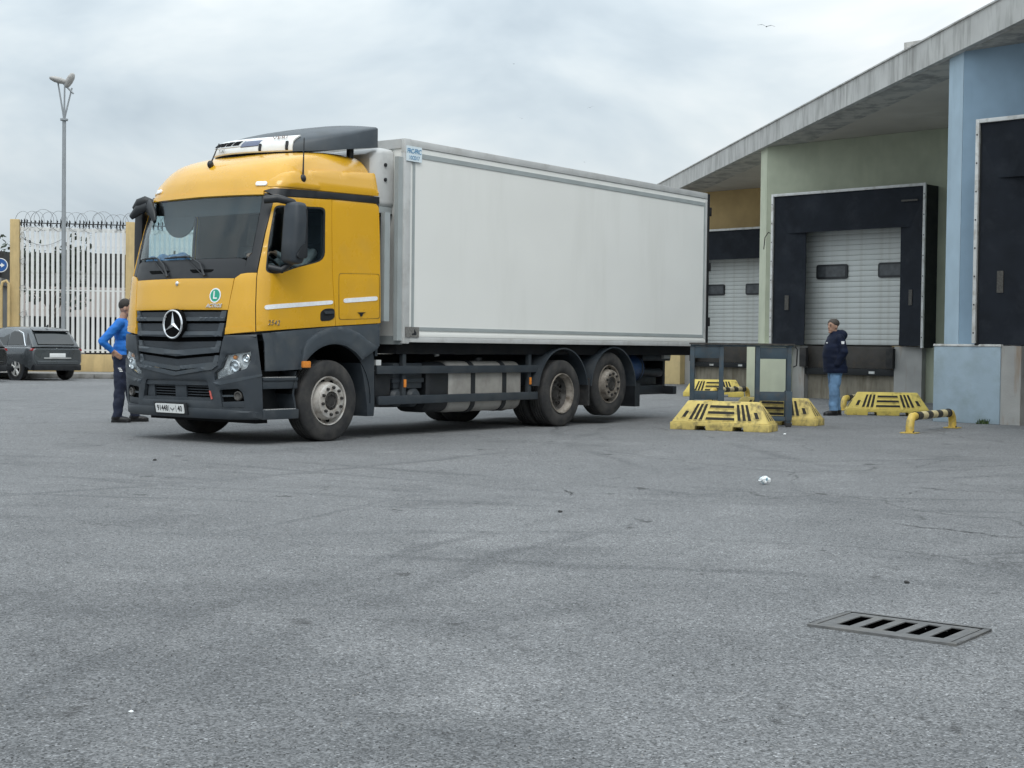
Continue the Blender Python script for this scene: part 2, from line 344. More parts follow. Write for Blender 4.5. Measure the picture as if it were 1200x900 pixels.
M('trouser_navy', (0.012, 0.018, 0.042), 0.8, var=0.2, scale=8, bump=0.35, bscale=16)
M('parka_navy', (0.0055, 0.010, 0.028), 0.75, var=0.3, scale=6, bump=0.3, bscale=16, spec=0.25)
M('jeans', (0.125, 0.225, 0.36), 0.85, var=0.28, scale=7, bump=0.35, bscale=16)
M('shoe_black', (0.010, 0.010, 0.011), 0.5, var=0.2)
M('jacket_grey', (0.36, 0.37, 0.385), 0.85, var=0.2, scale=8)
M('bird_grey', (0.14, 0.145, 0.15), 0.8, var=0.2)
M('bird_white', (0.55, 0.56, 0.57), 0.8, var=0.1)
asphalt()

# ------------------------------------------------------------------ mesh helpers
class MB:
    def __init__(s): s.v = []; s.f = []; s.m = []
    def add(s, vs, fs, mi=0):
        o = len(s.v); s.v += [tuple(v) for v in vs]
        s.f += [tuple(i + o for i in f) for f in fs]; s.m += [mi] * len(fs); return s
    def box(s, x0, x1, y0, y1, z0, z1, mi=0):
        return s.add([(x0, y0, z0), (x1, y0, z0), (x1, y1, z0), (x0, y1, z0), (x0, y0, z1), (x1, y0, z1), (x1, y1, z1), (x0, y1, z1)],
                     [(3, 2, 1, 0), (4, 5, 6, 7), (0, 1, 5, 4), (1, 2, 6, 5), (2, 3, 7, 6), (3, 0, 4, 7)], mi)
    def hexa(s, c, mi=0):      # 8 corners, bottom loop then top loop
        return s.add(c, [(3, 2, 1, 0), (4, 5, 6, 7), (0, 1, 5, 4), (1, 2, 6, 5), (2, 3, 7, 6), (3, 0, 4, 7)], mi)
    def prism(s, poly, lo, hi, axis=2, mi=0):
        n = len(poly)
        def p(a, b, h):
            return (a, b, h) if axis == 2 else ((a, h, b) if axis == 1 else (h, a, b))
        return s.add([p(a, b, lo) for a, b in poly] + [p(a, b, hi) for a, b in poly],
                     [tuple(range(n - 1, -1, -1)), tuple(range(n, 2 * n))] + [(i, (i + 1) % n, n + (i + 1) % n, n + i) for i in range(n)], mi)
    def tube(s, pts, r, n=8, closed=False, cap=True, mi=0, flat=1.0):
        pts = [Vector(p) for p in pts]; k = len(pts)
        rs = r if isinstance(r, (list, tuple)) else [r] * k
        prev = None; vs = []; fs = []
        for i, p in enumerate(pts):
            if closed: d = pts[(i + 1) % k] - pts[i - 1]
            else: d = pts[min(i + 1, k - 1)] - pts[max(i - 1, 0)]
            d = d.normalized() if d.length > 1e-9 else Vector((0, 0, 1))
            a = Vector((0, 0, 1)) if abs(d.z) < 0.95 else Vector((1, 0, 0))
            if prev is not None: a = prev
            x = (a - d * a.dot(d))
            if x.length < 1e-6: x = d.orthogonal()
            x.normalize(); prev = x
            y = d.cross(x)
            for j in range(n):
                t = 2 * pi * j / n
                vs.append(p + x * (rs[i] * cos(t)) + y * (rs[i] * flat * sin(t)))
        m_ = k if closed else k - 1
        for i in range(m_):
            a = i * n; b = ((i + 1) % k) * n
            for j in range(n): fs.append((a + j, a + (j + 1) % n, b + (j + 1) % n, b + j))
        if cap and not closed:
            fs.append(tuple(range(n - 1, -1, -1))); fs.append(tuple(range((k - 1) * n, k * n)))
        return s.add(vs, fs, mi)
    def lathe(s, prof, c=(0, 0, 0), axis=(0, 1, 0), n=32, mi=0, arc=(0, 2 * pi), zdir=None):
        d = Vector(axis).normalized(); x = Vector(zdir) if zdir else d.orthogonal().normalized(); y = d.cross(x); c = Vector(c)
        full = abs(arc[1] - arc[0] - 2 * pi) < 1e-6
        cols = n if full else n + 1
        vs = []; fs = []
        for r, h in prof:
            for j in range(cols):
                t = arc[0] + (arc[1] - arc[0]) * j / n
                vs.append(c + d * h + (x * cos(t) + y * sin(t)) * r)
        for i in range(len(prof) - 1):
            for j in range(n):
                a = i * cols + j; b = i * cols + (j + 1) % cols
                fs.append((a, b, b + cols, a + cols))
        return s.add(vs, fs, mi)
    def ball(s, c, r, n=12, m_=8, mi=0, R=None):
        vs = []; fs = []; c = Vector(c); rx, ry, rz = r if isinstance(r, (tuple, list)) else (r, r, r)
        for i in range(m_ + 1):
            ph = pi * i / m_
            for j in range(n):
                t = 2 * pi * j / n
                q = Vector((rx * sin(ph) * cos(t), ry * sin(ph) * sin(t), rz * cos(ph)))
                if R: q = R @ q
                vs.append(c + q)
        for i in range(m_):
            for j in range(n):
                a = i * n + j; b = i * n + (j + 1) % n
                fs.append((a + n, b + n, b, a))
        return s.add(vs, fs, mi)
    def loft(s, rings, closed=True, caps=True, mi=0):
        n = len(rings[0]); vs = [p for r in rings for p in r]; fs = []
        for i in range(len(rings) - 1):
            for j in range(n if closed else n - 1):
                a = i * n + j; b = i * n + (j + 1) % n
                fs.append((a, b, b + n, a + n))
        if caps and closed:
            fs.append(tuple(range(n - 1, -1, -1))); fs.append(tuple(range((len(rings) - 1) * n, len(rings) * n)))
        return s.add(vs, fs, mi)
    def mesh(s, name, mats, smooth=35, bevel=0.0, seg=2, weld=1e-5):
        me = bpy.data.meshes.new(name)
        me.from_pydata(s.v, [], s.f)
        for i, p in enumerate(me.polygons): p.material_index = s.m[i]
        bm = bmesh.new(); bm.from_mesh(me)
        bmesh.ops.remove_doubles(bm, verts=bm.verts, dist=weld)
        bmesh.ops.recalc_face_normals(bm, faces=bm.faces)
        if bevel:
            ed = [e for e in bm.edges if len(e.link_faces) == 2 and e.calc_face_angle(0) > radians(28)]
            bmesh.ops.bevel(bm, geom=ed, offset=bevel, segments=seg, affect='EDGES', profile=0.6, clamp_overlap=True)
        bm.to_mesh(me); bm.free()
        for mt in (mats if isinstance(mats, (list, tuple)) else [mats]): me.materials.append(MATS[mt])
        if smooth:
            me.polygons.foreach_set('use_smooth', [True] * len(me.polygons))
            me.set_sharp_from_angle(angle=radians(smooth))
        me.update(); return me
    def build(s, name, mats, parent=None, smooth=35, bevel=0.0, seg=2):
        return obj(name, s.mesh(name, mats, smooth, bevel, seg), parent)
def obj(name, me, parent=None, loc=None, rz=None):
    o = bpy.data.objects.new(name, me); COL.objects.link(o)
    if parent: o.parent = parent
    if loc: o.location = loc
    if rz is not None: o.rotation_euler = (0, 0, rz)
    return o
def tag(o, label=None, cat=None, group=None, kind=None):
    if label: o['label'] = label
    if cat: o['category'] = cat
    if group: o['group'] = group
    if kind: o['kind'] = kind
    return o
def thing(name, label, cat, loc=(0, 0, 0), rz=0.0, group=None):
    o = obj(name, None, None, loc, rz); o.empty_display_size = 0.2
    return tag(o, label, cat, group)
def copy_tree(o, parent=None):
    c = o.copy(); COL.objects.link(c)
    if parent: c.parent = parent
    for ch in list(o.children): copy_tree(ch, c)
    return c
def text_mesh(txt, size, mat, extrude=0.002, shear=0.0, bold=0.0, space=1.0):
    cu = bpy.data.curves.new('lettering', 'FONT'); cu.body = txt; cu.size = size
    cu.align_x = 'CENTER'; cu.align_y = 'CENTER'; cu.extrude = extrude; cu.shear = shear; cu.offset = bold; cu.space_character = space
    cu.resolution_u = 3
    o = bpy.data.objects.new('tmp', cu); COL.objects.link(o)
    dg = bpy.context.evaluated_depsgraph_get(); dg.update()
    me = bpy.data.meshes.new_from_object(o.evaluated_get(dg)); me.name = 'lettering'
    bpy.data.objects.remove(o); bpy.data.curves.remove(cu)
    me.materials.clear(); me.materials.append(MATS[mat]); return me
def bake(me, mods, name):
    o = bpy.data.objects.new('tmp', me); COL.objects.link(o)
    for kind, kw in mods:
        md = o.modifiers.new('m', kind)
        for a, b in kw.items(): setattr(md, a, b)
    dg = bpy.context.evaluated_depsgraph_get(); dg.update()
    r = bpy.data.meshes.new_from_object(o.evaluated_get(dg)); r.name = name
    bpy.data.objects.remove(o); return r
def inside(p, poly):
    x, y = p; c = False; j = len(poly) - 1
    for i in range(len(poly)):
        xi, yi = poly[i]; xj, yj = poly[j]
        if (yi > y) != (yj > y) and x < (xj - xi) * (y - yi) / (yj - yi) + xi: c = not c
        j = i
    return c
def densify(poly, step):
    out = []
    for i, a in enumerate(poly):
        b = poly[(i + 1) % len(poly)]; L = math.hypot(a[0] - b[0], a[1] - b[1]); k = max(1, int(math.ceil(L / step)))
        for j in range(k): out.append((a[0] + (b[0] - a[0]) * j / k, a[1] + (b[1] - a[1]) * j / k))
    return out
def rounded(poly, r, k=4):
    out = []; n = len(poly)
    for i in range(n):
        p = Vector(poly[i]); a = Vector(poly[i - 1]); b = Vector(poly[(i + 1) % n])
        rr = r[i] if isinstance(r, (list, tuple)) else r
        da = (a - p); db = (b - p); ra = min(rr, da.length * .45); rb = min(rr, db.length * .45)
        if rr <= 0: out.append(tuple(p)); continue
        q0 = p + da.normalized() * ra; q1 = p + db.normalized() * rb
        for j in range(k + 1):
            t = j / k; out.append(tuple(q0 * (1 - t) ** 2 + p * 2 * t * (1 - t) + q1 * t * t))
    return out
def surf_panel(mb, outline, mapf, off=0.0, th=0.02, holes=(), step=0.06, mi=0, lip=0.0):
    """a sheet with thickness: a 2-D outline with holes carried onto a curved surface by mapf(u, v, off)"""
    polys = [densify(p, step) for p in (outline, *holes)]
    pts = []; edges = []
    for p in polys:
        o = len(pts); pts += p; edges += [(o + i, o + (i + 1) % len(p)) for i in range(len(p))]
    us = [p[0] for p in polys[0]]; vs = [p[1] for p in polys[0]]
    nb = len(pts)
    u = min(us) + step / 2
    while u < max(us):
        v = min(vs) + step / 2
        while v < max(vs):
            if inside((u, v), polys[0]) and not any(inside((u, v), h) for h in polys[1:]):
                if min((u - a) ** 2 + (v - b) ** 2 for a, b in pts[:nb]) > (step * .4) ** 2: pts.append((u, v))
            v += step
        u += step
    vv, ee, ff, *_ = delaunay_2d_cdt([Vector(p) for p in pts], edges, [], 1, 1e-6)
    keep = []
    for f in ff:
        c = (sum(vv[i].x for i in f) / len(f), sum(vv[i].y for i in f) / len(f))
        if inside(c, polys[0]) and not any(inside(c, h) for h in polys[1:]): keep.append(tuple(f))
    n = len(vv)
    cnt = {}
    for f in keep:
        for i in range(len(f)):
            e_ = (f[i], f[(i + 1) % len(f)]); cnt[e_] = 1
    bnd = [e_ for e_ in cnt if (e_[1], e_[0]) not in cnt]
    bset = {i for e_ in bnd for i in e_}
    top = [mapf(p.x, p.y, off - (lip if i in bset else 0)) for i, p in enumerate(vv)]; bot = [mapf(p.x, p.y, off - th) for p in vv]
    fs = keep + [tuple(i + n for i in reversed(f)) for f in keep] + [(a, a + n, b + n, b) for a, b in bnd]
    mb.add(top + bot, fs, mi)
    return mb
# ================================================================== ground
GC = Vector((1.685, 6.31)); GE1 = Vector((0.796, -0.605)); GE2 = Vector((0.605, 0.796))
def gpt(a, b): p = GC + GE1 * a + GE2 * b; return (p.x, p.y)
hole = [gpt(-.31, -.195), gpt(.31, -.195), gpt(.31, .195), gpt(-.31, .195)]
outer = [(-900, -300), (900, -300), (900, 1500), (-900, 1500)]
mid = [(-30, -6), (30, -6), (30, 60), (-30, 60)]
pts = outer + mid + hole
vv, ee, ff, *_ = delaunay_2d_cdt([Vector(p) for p in pts], [(i + o, (i + 1) % 4 + o) for o in (0, 4, 8) for i in range(4)], [], 1, 1e-6)
mb = MB()
mb.add([(p.x, p.y, 0) for p in vv], [tuple(f) for f in ff if not inside((sum(vv[i].x for i in f) / 3, sum(vv[i].y for i in f) / 3), hole)])
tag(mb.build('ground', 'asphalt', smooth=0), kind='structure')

# drain
dr = thing('drain_grate', 'rectangular grey iron drain grate with five slots set in the asphalt', 'drain', (GC.x, GC.y, 0), atan2(GE1.y, GE1.x))
mb = MB()
for a, b in (((-.33, -.215), (.33, -.185)), ((-.33, .185), (.33, .215)), ((-.33, -.185), (-.302, .185)), ((.302, -.185), (.33, .185))):
    mb.box(a[0], b[0], a[1], b[1], -.05, .012)
mb.build('frame', 'drain_iron', dr, bevel=.004)
mb = MB()
xs = [-.293, -.235, -.175, -.125, -.065, -.015, .045, .095, .155, .205, .265, .293]
slots = [(-.232, -.172), (-.128, -.068), (-.024, .036), (.080, .140), (.184, .244)]
edges_x = [-.294] + [v for s in slots for v in s] + [.294]
for i in range(0, len(edges_x), 2): mb.box(edges_x[i], edges_x[i + 1], -.178, .178, .0055, .010)
for a, b in slots:
    mb.box(a, b, -.178, -.128, .0055, .010); mb.box(a, b, .128, .178, .0055, .010)
mb.build('grid_plate', 'drain_iron', dr)
mb = MB(); mb.add([(-.29, -.18, -.6), (.29, -.18, -.6), (.29, .18, -.6), (-.29, .18, -.6), (-.297, -.181, .005), (.297, -.181, .005), (.297, .181, .005), (-.297, .181, .005)],
                  [(0, 1, 2, 3), (0, 4, 5, 1), (1, 5, 6, 2), (2, 6, 7, 3), (3, 7, 4, 0)])
mb.build('pit', 'void_black', dr, smooth=0)

# ================================================================== truck
TH = 0.6456
truck = thing('box_truck', 'large yellow and white refrigerated box truck with dark grey bumper', 'truck', (-2.241, 18.016, 0), pi / 2 - TH)
YC = 1.25; NEXP = 3.0
CT = [(.25, -1.27, .40, 1.19), (.45, -1.31, .42, 1.21), (.9, -1.34, .42, 1.215), (1.3, -1.335, .42, 1.215), (1.6, -1.325, .42, 1.215),
      (1.95, -1.28, .40, 1.21), (2.12, -1.23, .38, 1.205), (2.5, -1.12, .36, 1.195), (2.9, -.99, .34, 1.175), (3.05, -.94, .34, 1.165)]
def lerp_tab(tab, x):
    if x <= tab[0][0]: return tab[0][1:]
    for a, b in zip(tab, tab[1:]):
        if x <= b[0]:
            t = (x - a[0]) / (b[0] - a[0]); return tuple(p + (q - p) * t for p, q in zip(a[1:], b[1:]))
    return tab[-1][1:]
_SE = []; _l = 0.0; _p = None
for i in range(801):
    t = pi / 2 * i / 800; q = (sin(t) ** (2 / NEXP), 1 - cos(t) ** (2 / NEXP))
    if _p: _l += math.hypot((q[0] - _p[0]) * 1.2, (q[1] - _p[1]) * .4)
    _p = q; _SE.append((_l, *q))
_SE = [(a / _l, b, c) for a, b, c in _SE]
from bisect import bisect_left
_K = [s[0] for s in _SE]
def se(w):
    i = min(max(1, bisect_left(_K, w)), 800); a, b = _SE[i - 1], _SE[i]
    t = (w - a[0]) / max(1e-9, b[0] - a[0]); return a[1] + (b[1] - a[1]) * t, a[2] + (b[2] - a[2]) * t
def cabraw(w, z):
    sf, D, hw = lerp_tab(CT, z); a = abs(w); sg = -1 if w > 0 else 1
    if a <= 1: dy, sn = se(a); return Vector((sf + D * sn, YC + sg * hw * dy, z))
    return Vector((sf + D + (a - 1) * (.95 - sf - D), YC + sg * hw, z))
def cabmap(w, z, off=0.0):
    p = cabraw(w, z)
    if abs(off) < 1e-9: return p
    h = .004
    du = cabraw(w + h, z) - cabraw(w - h, z); dv = cabraw(w, z + h) - cabraw(w, z - h)
    n = dv.cross(du)
    if n.length < 1e-12: return p
    n.normalize()
    c = Vector((-.2, YC, z))
    if n.dot(p - c) < 0: n = -n
    return p + n * off
def S(s, z):                       # side coordinate (metres behind the front axle) to surface coordinate
    sf, D, hw = lerp_tab(CT, z); e_ = sf + D
    if s >= e_: return (1 + (s - e_) / (.95 - e_), z)
    f = (s - sf) / D; lo, hi = 0.3, 1.0
    for _ in range(30):
        md = (lo + hi) / 2
        if se(md)[1] < f: lo = md
        else: hi = md
    return (lo, z)
def cab_panel(name, outline, mat, off=0.0, th=.02, holes=(), step=.06, parent=truck, lip=.004, mirror=False):
    if mirror: outline = [(-a, b) for a, b in outline]; holes = [[(-a, b) for a, b in h] for h in holes]
    return surf_panel(MB(), outline, cabmap, off, th, holes, step, 0, lip).build(name, mat, parent, smooth=30)

# ---- front: yellow hood, cowl, windscreen
hood = [(-.60, 1.585), (-.63, 1.955), (0, 1.965), (.62, 1.955), (.588, 1.585), (0, 1.59)]
cab_panel('hood', hood, 'cab_yellow', .012, .03)
cowl = [(-.63, 1.962), (-.70, 2.02), (-.70, 2.17), (-.64, 2.20), (0, 2.20), (.64, 2.20), (.70, 2.17), (.70, 2.02), (.625, 1.962), (0, 1.972)]
cw = cab_panel('cowl', cowl, 'plastic_black', 0.0, .03)
for a, b in ((-.475, -.165), (.075, .385)):
    cab_panel('cowl_slot', rounded([(a, 2.075), (b, 2.07), (b - .03, 2.035), (a + .05, 2.03)], .02), 'void_black', .006, .01, parent=cw)
ws = [(-.64, 2.202), (-.70, 2.24), (-.725, 2.6), (-.725, 2.955), (0, 2.965), (.725, 2.955), (.735, 2.6), (.735, 2.26), (.70, 2.205), (0, 2.202)]
wsc = cab_panel('windscreen', ws, 'glass_screen', .0, .008, lip=0)
for mir in (False, True):
    pil = [(.742, 2.99), (.835, 2.935), (.838, 2.9), (.818, 2.5), (.812, 2.03), (.70, 2.02), (.705, 2.20), (.739, 2.25), (.739, 2.6), (.729, 2.96)]
    cab_panel('windscreen_pillar', pil, 'plastic_black', .002, .05, mirror=mir)
    bar = [(.735, 3.005), (.80, 3.03), S(-.3, 3.055), S(.95, 3.085), S(.95, 3.00), S(.087, 2.985), (.90, 2.945), (.84, 2.945)]
    cab_panel('roof_seam_band', bar, 'plastic_black', .022, .05, mirror=mir)
    # corner panel
    cp = [(.63, 1.955), (.68, 2.005), (.74, 2.018), (.816, 2.02), (.835, 1.33), (.567, 1.295), (.594, 1.585)]
    co = cab_panel('corner_panel', cp, 'cab_yellow', .016, .035, mirror=mir)
    cab_panel('corner_step', [(.575, 1.375), (.80, 1.395), (.825, 1.335), (.572, 1.30)], 'cab_yellow', .026, .02, parent=co, mirror=mir)
    # door with window opening
    dr_o = [(.842, 2.925), (.90, 2.938), S(.083, 2.975), S(.124, 1.425), (.842, 1.335), (.822, 2.03), (.828, 2.5)]
    win = rounded([(.858, 2.83), S(-.03, 2.872), S(-.056, 2.22), S(-.55, 2.105), (1.02, 2.02), (.885, 2.02), (.862, 2.4)],
                  [.05, .06, .10, .04, .05, .06, .0])
    sgn = -1 if mir else 1
    door = cab_panel('door', dr_o, 'cab_yellow', .014, .04, [win], mirror=mir)
    def inset(poly, k):
        cx = sum(p[0] for p in poly) / len(poly); cy = sum(p[1] for p in poly) / len(poly)
        return [(cx + (a - cx) * k, cy + (b - cy) * k) for a, b in poly]
    cab_panel('window_seal', win, 'plastic_black', .012, .03, [inset(win, .955)], parent=door, mirror=mir, step=.05)
    cab_panel('window_pane', inset(win, .955), 'glass_side', -.004, .006, parent=door, mirror=mir, lip=0)
    st = rounded([S(-1.05, 1.645), S(.07, 1.738), S(.07, 1.69), S(-1.05, 1.59)], .03)
    cab_panel('reflective_strip', st, 'reflective_white', .019, .004, parent=door, mirror=mir, lip=0)
    hd = rounded([S(-.15, 1.585), S(-.08, 1.63), S(.09, 1.64), S(.10, 1.53), S(.04, 1.49), S(-.15, 1.475)], .03)
    cab_panel('handle_recess', hd, 'plastic_black', .022, .006, parent=door, mirror=mir, lip=.003)
    cab_panel('handle', rounded([S(-.10, 1.60), S(.075, 1.605), S(.075, 1.575), S(-.10, 1.565)], .012), 'plastic_dark', .045, .02, parent=door, mirror=mir)
    # body side behind the door
    sp = [S(.092, 2.975), S(.945, 2.995), S(.948, 1.475), S(.134, 1.425)]
    sd_ = cab_panel('side_panel', sp, 'cab_yellow', .012, .04, mirror=mir)
    ht = rounded([S(.18, 2.075), S(.925, 2.10), S(.93, 1.53), S(.18, 1.50)], .03)
    cab_panel('hatch_seam', ht, 'plastic_black', .0135, .004, [inset(ht, .984)], parent=sd_, mirror=mir, lip=0, step=.05)
    cab_panel('hatch', inset(ht, .978), 'cab_yellow', .0165, .008, parent=sd_, mirror=mir, lip=.004)
    cab_panel('reflective_strip', rounded([S(.255, 1.765), S(.88, 1.815), S(.88, 1.76), S(.255, 1.71)], .025), 'reflective_white', .021, .004, parent=sd_, mirror=mir, lip=0)
    cab_panel('hatch_lock', rounded([S(.50, 1.60), S(.66, 1.605), S(.60, 1.585), S(.59, 1.55), S(.56, 1.55), S(.55, 1.58)], .01), 'plastic_black', .025, .006, parent=sd_, mirror=mir, lip=0)
    # headlights
    HL = [(.585, 1.055), (.70, 1.08), (.805, 1.10), (.805, 1.0), (.775, .905), (.62, .825), (.47, .755), (.465, .84), (.535, .905)]
    hl = cab_panel('headlight', HL, 'reflector_chrome', -.035, .03, mirror=mir)
    cab_panel('lens', HL, 'glass_lens', .012, .006, parent=hl, mirror=mir, lip=0)
    for (w, z, r, mt) in ((.665, .925, .075, 'chrome'), (.765, 1.02, .05, 'chrome')):
        p = cabmap(sgn * w, z, -.03); nn = (cabmap(sgn * w, z, .1) - p).normalized(); nn = (nn + Vector((-.6, 0, 0))).normalized()
        MB().lathe([(r, 0), (r, .03), (r * .86, .035), (r * .78, .012), (r * .45, .0), (r * .40, .02), (.001, .03)], p, nn, 20).build('lamp_bowl', mt, hl)
    p = cabmap(sgn * .66, 1.03, -.02)
    MB().ball(p, .028, 10, 6).build('indicator_bulb', 'lamp_orange', hl)
    for k in range(4):
        a = [(.50 + .0 * k, .79 + .022 * k), (.585, .825 + .022 * k), (.585, .835 + .022 * k), (.50, .80 + .022 * k)]
        cab_panel('lens_rib', a, 'chrome', -.015, .01, parent=hl, mirror=mir, lip=0)
# ---- bumper
HLn = [(.585, 1.055), (.70, 1.08), (.805, 1.10), (.805, 1.0), (.775, .905), (.62, .825), (.47, .755), (.465, .84), (.535, .905)]
HLf = [(-a, b) for a, b in HLn]
inlet = rounded([(-.40, .745), (.385, .755), (.425, .51), (-.46, .50)], .03)
fogp = rounded([(.515, .645), (.70, .665), (.735, .62), (.757, .44), (.54, .43)], .02)
fogf = [(-a, b) for a, b in fogp]
bo = [(-.885, .305), (-.60, .30), (.60, .30), (.885, .305), (.885, .85), (.845, 1.30), (.567, 1.283), (.548, 1.20), (.525, 1.05), (.505, .955), (.44, .915), (0, .835),
      (-.44, .915), (-.505, .955), (-.525, 1.05), (-.548, 1.20), (-.567, 1.283), (-.845, 1.30), (-.885, .85)]
bum = cab_panel('bumper', bo, 'plastic_dark', .035, .06, [HLn, HLf, inlet, fogp, fogf], step=.05, lip=.01)
cab_panel('lower_lip', rounded([(-.875, .315), (0, .305), (.875, .315), (.875, .40), (.5, .425), (-.5, .425), (-.875, .40)], .01), 'plastic_dark', .052, .03, parent=bum, lip=.012)
vf = [(.515, .93), (.46, .885), (0, .80), (-.46, .885), (-.515, .93), (-.44, .925), (0, .845), (.44, .925)]
cab_panel('grille_surround', vf, 'plastic_mid', .06, .05, parent=bum, lip=.01)
for mir in (False, True):
    cab_panel('bumper_crease', [(.46, .735), (.70, .79), (.885, .84), (.885, .815), (.70, .75), (.48, .69)], 'plastic_mid', .05, .03, parent=bum, mirror=mir, lip=.012)
    cab_panel('fog_recess', fogp, 'void_black', -.03, .02, parent=bum, mirror=mir, lip=0)
    sg = -1 if mir else 1
    p = cabmap(sg * .69, .575, -.02); nn = Vector((-1, -.25 * sg, 0)).normalized()
    MB().lathe([(.055, 0), (.055, .035), (.045, .04), (.035, .02), (.001, .015)], p, nn, 18).build('fog_lamp', 'rim_dark', bum)
    cab_panel('fog_bar', [(.52, .582), (.64, .587), (.64, .566), (.52, .56)], 'plastic_mid', .0, .02, parent=bum, mirror=mir)
    cab_panel('fog_sill', [(.535, .50), (.745, .52), (.755, .445), (.542, .435)], 'plastic_dark', .02, .02, parent=bum, mirror=mir)
cab_panel('inlet_back', inlet, 'void_black', -.05, .02, parent=bum, lip=0)
cab_panel('inlet_brow', [(-.40, .745), (.385, .755), (.395, .69), (-.415, .68)], 'plastic_dark', .012, .03, parent=bum)
cab_panel('inlet_post', [(-.04, .69), (.10, .69), (.10, .53), (-.04, .53)], 'plastic_dark', -.01, .03, parent=bum)
cab_panel('inlet_post', [(-.40, .68), (-.32, .68), (-.32, .53), (-.43, .53)], 'plastic_dark', -.01, .03, parent=bum)
for k in range(5):
    z = .535 + .032 * k
    cab_panel('inlet_slat', [(-.33, z), (.39, z), (.39, z + .010), (-.33, z + .010)], 'mesh_grey', -.03, .012, parent=bum, lip=0)
cab_panel('inlet_sill', [(-.455, .535), (.42, .545), (.425, .495), (-.46, .485)], 'plastic_dark', .025, .04, parent=bum)
bdg = cab_panel('red_badge', rounded([(.41, .635), (.425, .63), (.445, .535), (.43, .53)], .008), 'badge_red', .04, .01, lip=0)
# ---- grille
gr = cab_panel('grille', [(-.59, 1.582), (0, 1.587), (.587, 1.582), (.545, 1.2), (.50, .93), (0, .82), (-.50, .93), (-.545, 1.2)], 'void_black', -.045, .03)
def hwz(z): return .50 + (z - .93) / (1.58 - .93) * .085
def vband(zt, zb, drt, drb, k=1.0):
    return [(-hwz(zt) * k, zt), (0, zt - drt), (hwz(zt) * k, zt), (hwz(zb) * k, zb), (0, zb - drb), (-hwz(zb) * k, zb)]
for zt, zb, dt_, db in ((1.565, 1.495, .0, .0), (1.425, 1.325, .0, .012), (1.215, 1.14, .012, .05), (1.045, .965, .05, .065)):
    cab_panel('grille_mesh', vband(zt, zb, dt_, db, .90), 'mesh_grey', -.012, .02, parent=gr, lip=0)
for zt, zb, dt_, db in ((1.50, 1.455, 0, .0), (1.335, 1.272, .008, .014), (1.15, 1.085, .048, .055), (.975, .93, .065, .07)):
    cab_panel('grille_bar', vband(zt, zb, dt_, db, .985), 'plastic_mid', .03, .055, parent=gr, lip=.012)
for sg in (1, -1):
    for zt, zb in ((1.575, 1.47), (1.43, 1.30), (1.22, 1.12), (1.05, .94)):
        cab_panel('grille_end', [(sg * hwz(zt) * .985, zt), (sg * hwz(zt) * .90, zt), (sg * hwz(zb) * .87, zb), (sg * hwz(zb) * .985, zb)], 'plastic_mid', .018, .04, parent=gr, lip=.01)
# emblem: ring with three-pointed star
ec = cabmap(.0, 1.412, .055); en = Vector((-1, 0, .0))
em = MB().lathe([(.185, -.045), (.185, .0), (.15, .012), (.001, .016)], ec, en, 36).build('emblem_base', 'void_black', truck)
def ringt(c, R, r, n=40): return [(c.x - .018, c.y + R * cos(2 * pi * i / n), c.z + R * sin(2 * pi * i / n)) for i in range(n)]
MB().tube(ringt(ec, .165, 0), .013, 8, closed=True).build('emblem_ring', 'chrome', em)
st = MB(); cx = ec.x - .022
for k in range(3):
    a = pi / 2 + k * 2 * pi / 3
    tip = (cx - .002, ec.y + .155 * cos(a), ec.z + .155 * sin(a)); ridge0 = (cx - .022, ec.y, ec.z)
    l = (cx + .004, ec.y + .03 * cos(a + pi / 3), ec.z + .03 * sin(a + pi / 3)); r_ = (cx + .004, ec.y + .03 * cos(a - pi / 3), ec.z + .03 * sin(a - pi / 3))
    st.add([tip, ridge0, l, r_], [(0, 1, 2), (0, 3, 1), (0, 2, 3)])
st.build('emblem_star', 'chrome', em, smooth=0)
MB().lathe([(.028, 0), (.028, .012), (.02, .018), (.001, .02)], cabmap(-.03, 1.905, .012), (-1, 0, .1), 16).build('hood_badge', 'chrome', truck)
# green disc with letter L, maker's script, number plate
def on_front(me, name, w, z, off, parent):
    o = obj(name, me, parent); p = cabmap(w, z, off); n = (cabmap(w, z, off + .05) - p).normalized()
    yv = Vector((0, 0, 1)); xv = yv.cross(n).normalized(); yv = n.cross(xv)
    mm = Matrix((xv, yv, n)).transposed().to_4x4(); mm.translation = p; o.matrix_local = mm; return o
dsc = MB().lathe([(.001, .003), (.088, .003), (.088, 0)], (0, 0, 0), (0, 0, 1), 28)
d0 = on_front(dsc.mesh('disc', 'reflective_white'), 'round_sticker', .445, 1.755, .013, truck)
d1 = MB().lathe([(.001, .005), (.072, .005), (.072, .001)], (0, 0, 0), (0, 0, 1), 28).build('green_disc', 'sticker_green', d0)
o = obj('lettering', text_mesh('L', .13, 'white_paint', .001, bold=.003), d0, (0, 0, .0065))
sc_ = on_front(text_mesh('ACTROS', .062, 'chrome', .004, shear=.45, bold=.001), 'lettering', .44, 1.632, .018, truck)
npl = on_front(MB().prism(rounded([(-.255, -.055), (.255, -.055), (.255, .055), (-.255, .055)], .012), 0, .012).mesh('plate', 'white_paint'), 'number_plate', -.05, .417, .075, truck)
obj('lettering', text_mesh('91448', .098, 'plastic_black', .001, bold=.001, space=1.0), npl, (-.125, 0, .0135)).scale = (.82, 1, 1)
obj('lettering', text_mesh('40', .098, 'plastic_black', .001, bold=.001, space=1.0), npl, (.19, 0, .0135)).scale = (.82, 1, 1)
mbx = MB(); mbx.box(-.012, -.008, -.04, .04, .0125, .0145); mbx.box(.118, .122, -.04, .04, .0125, .0145)
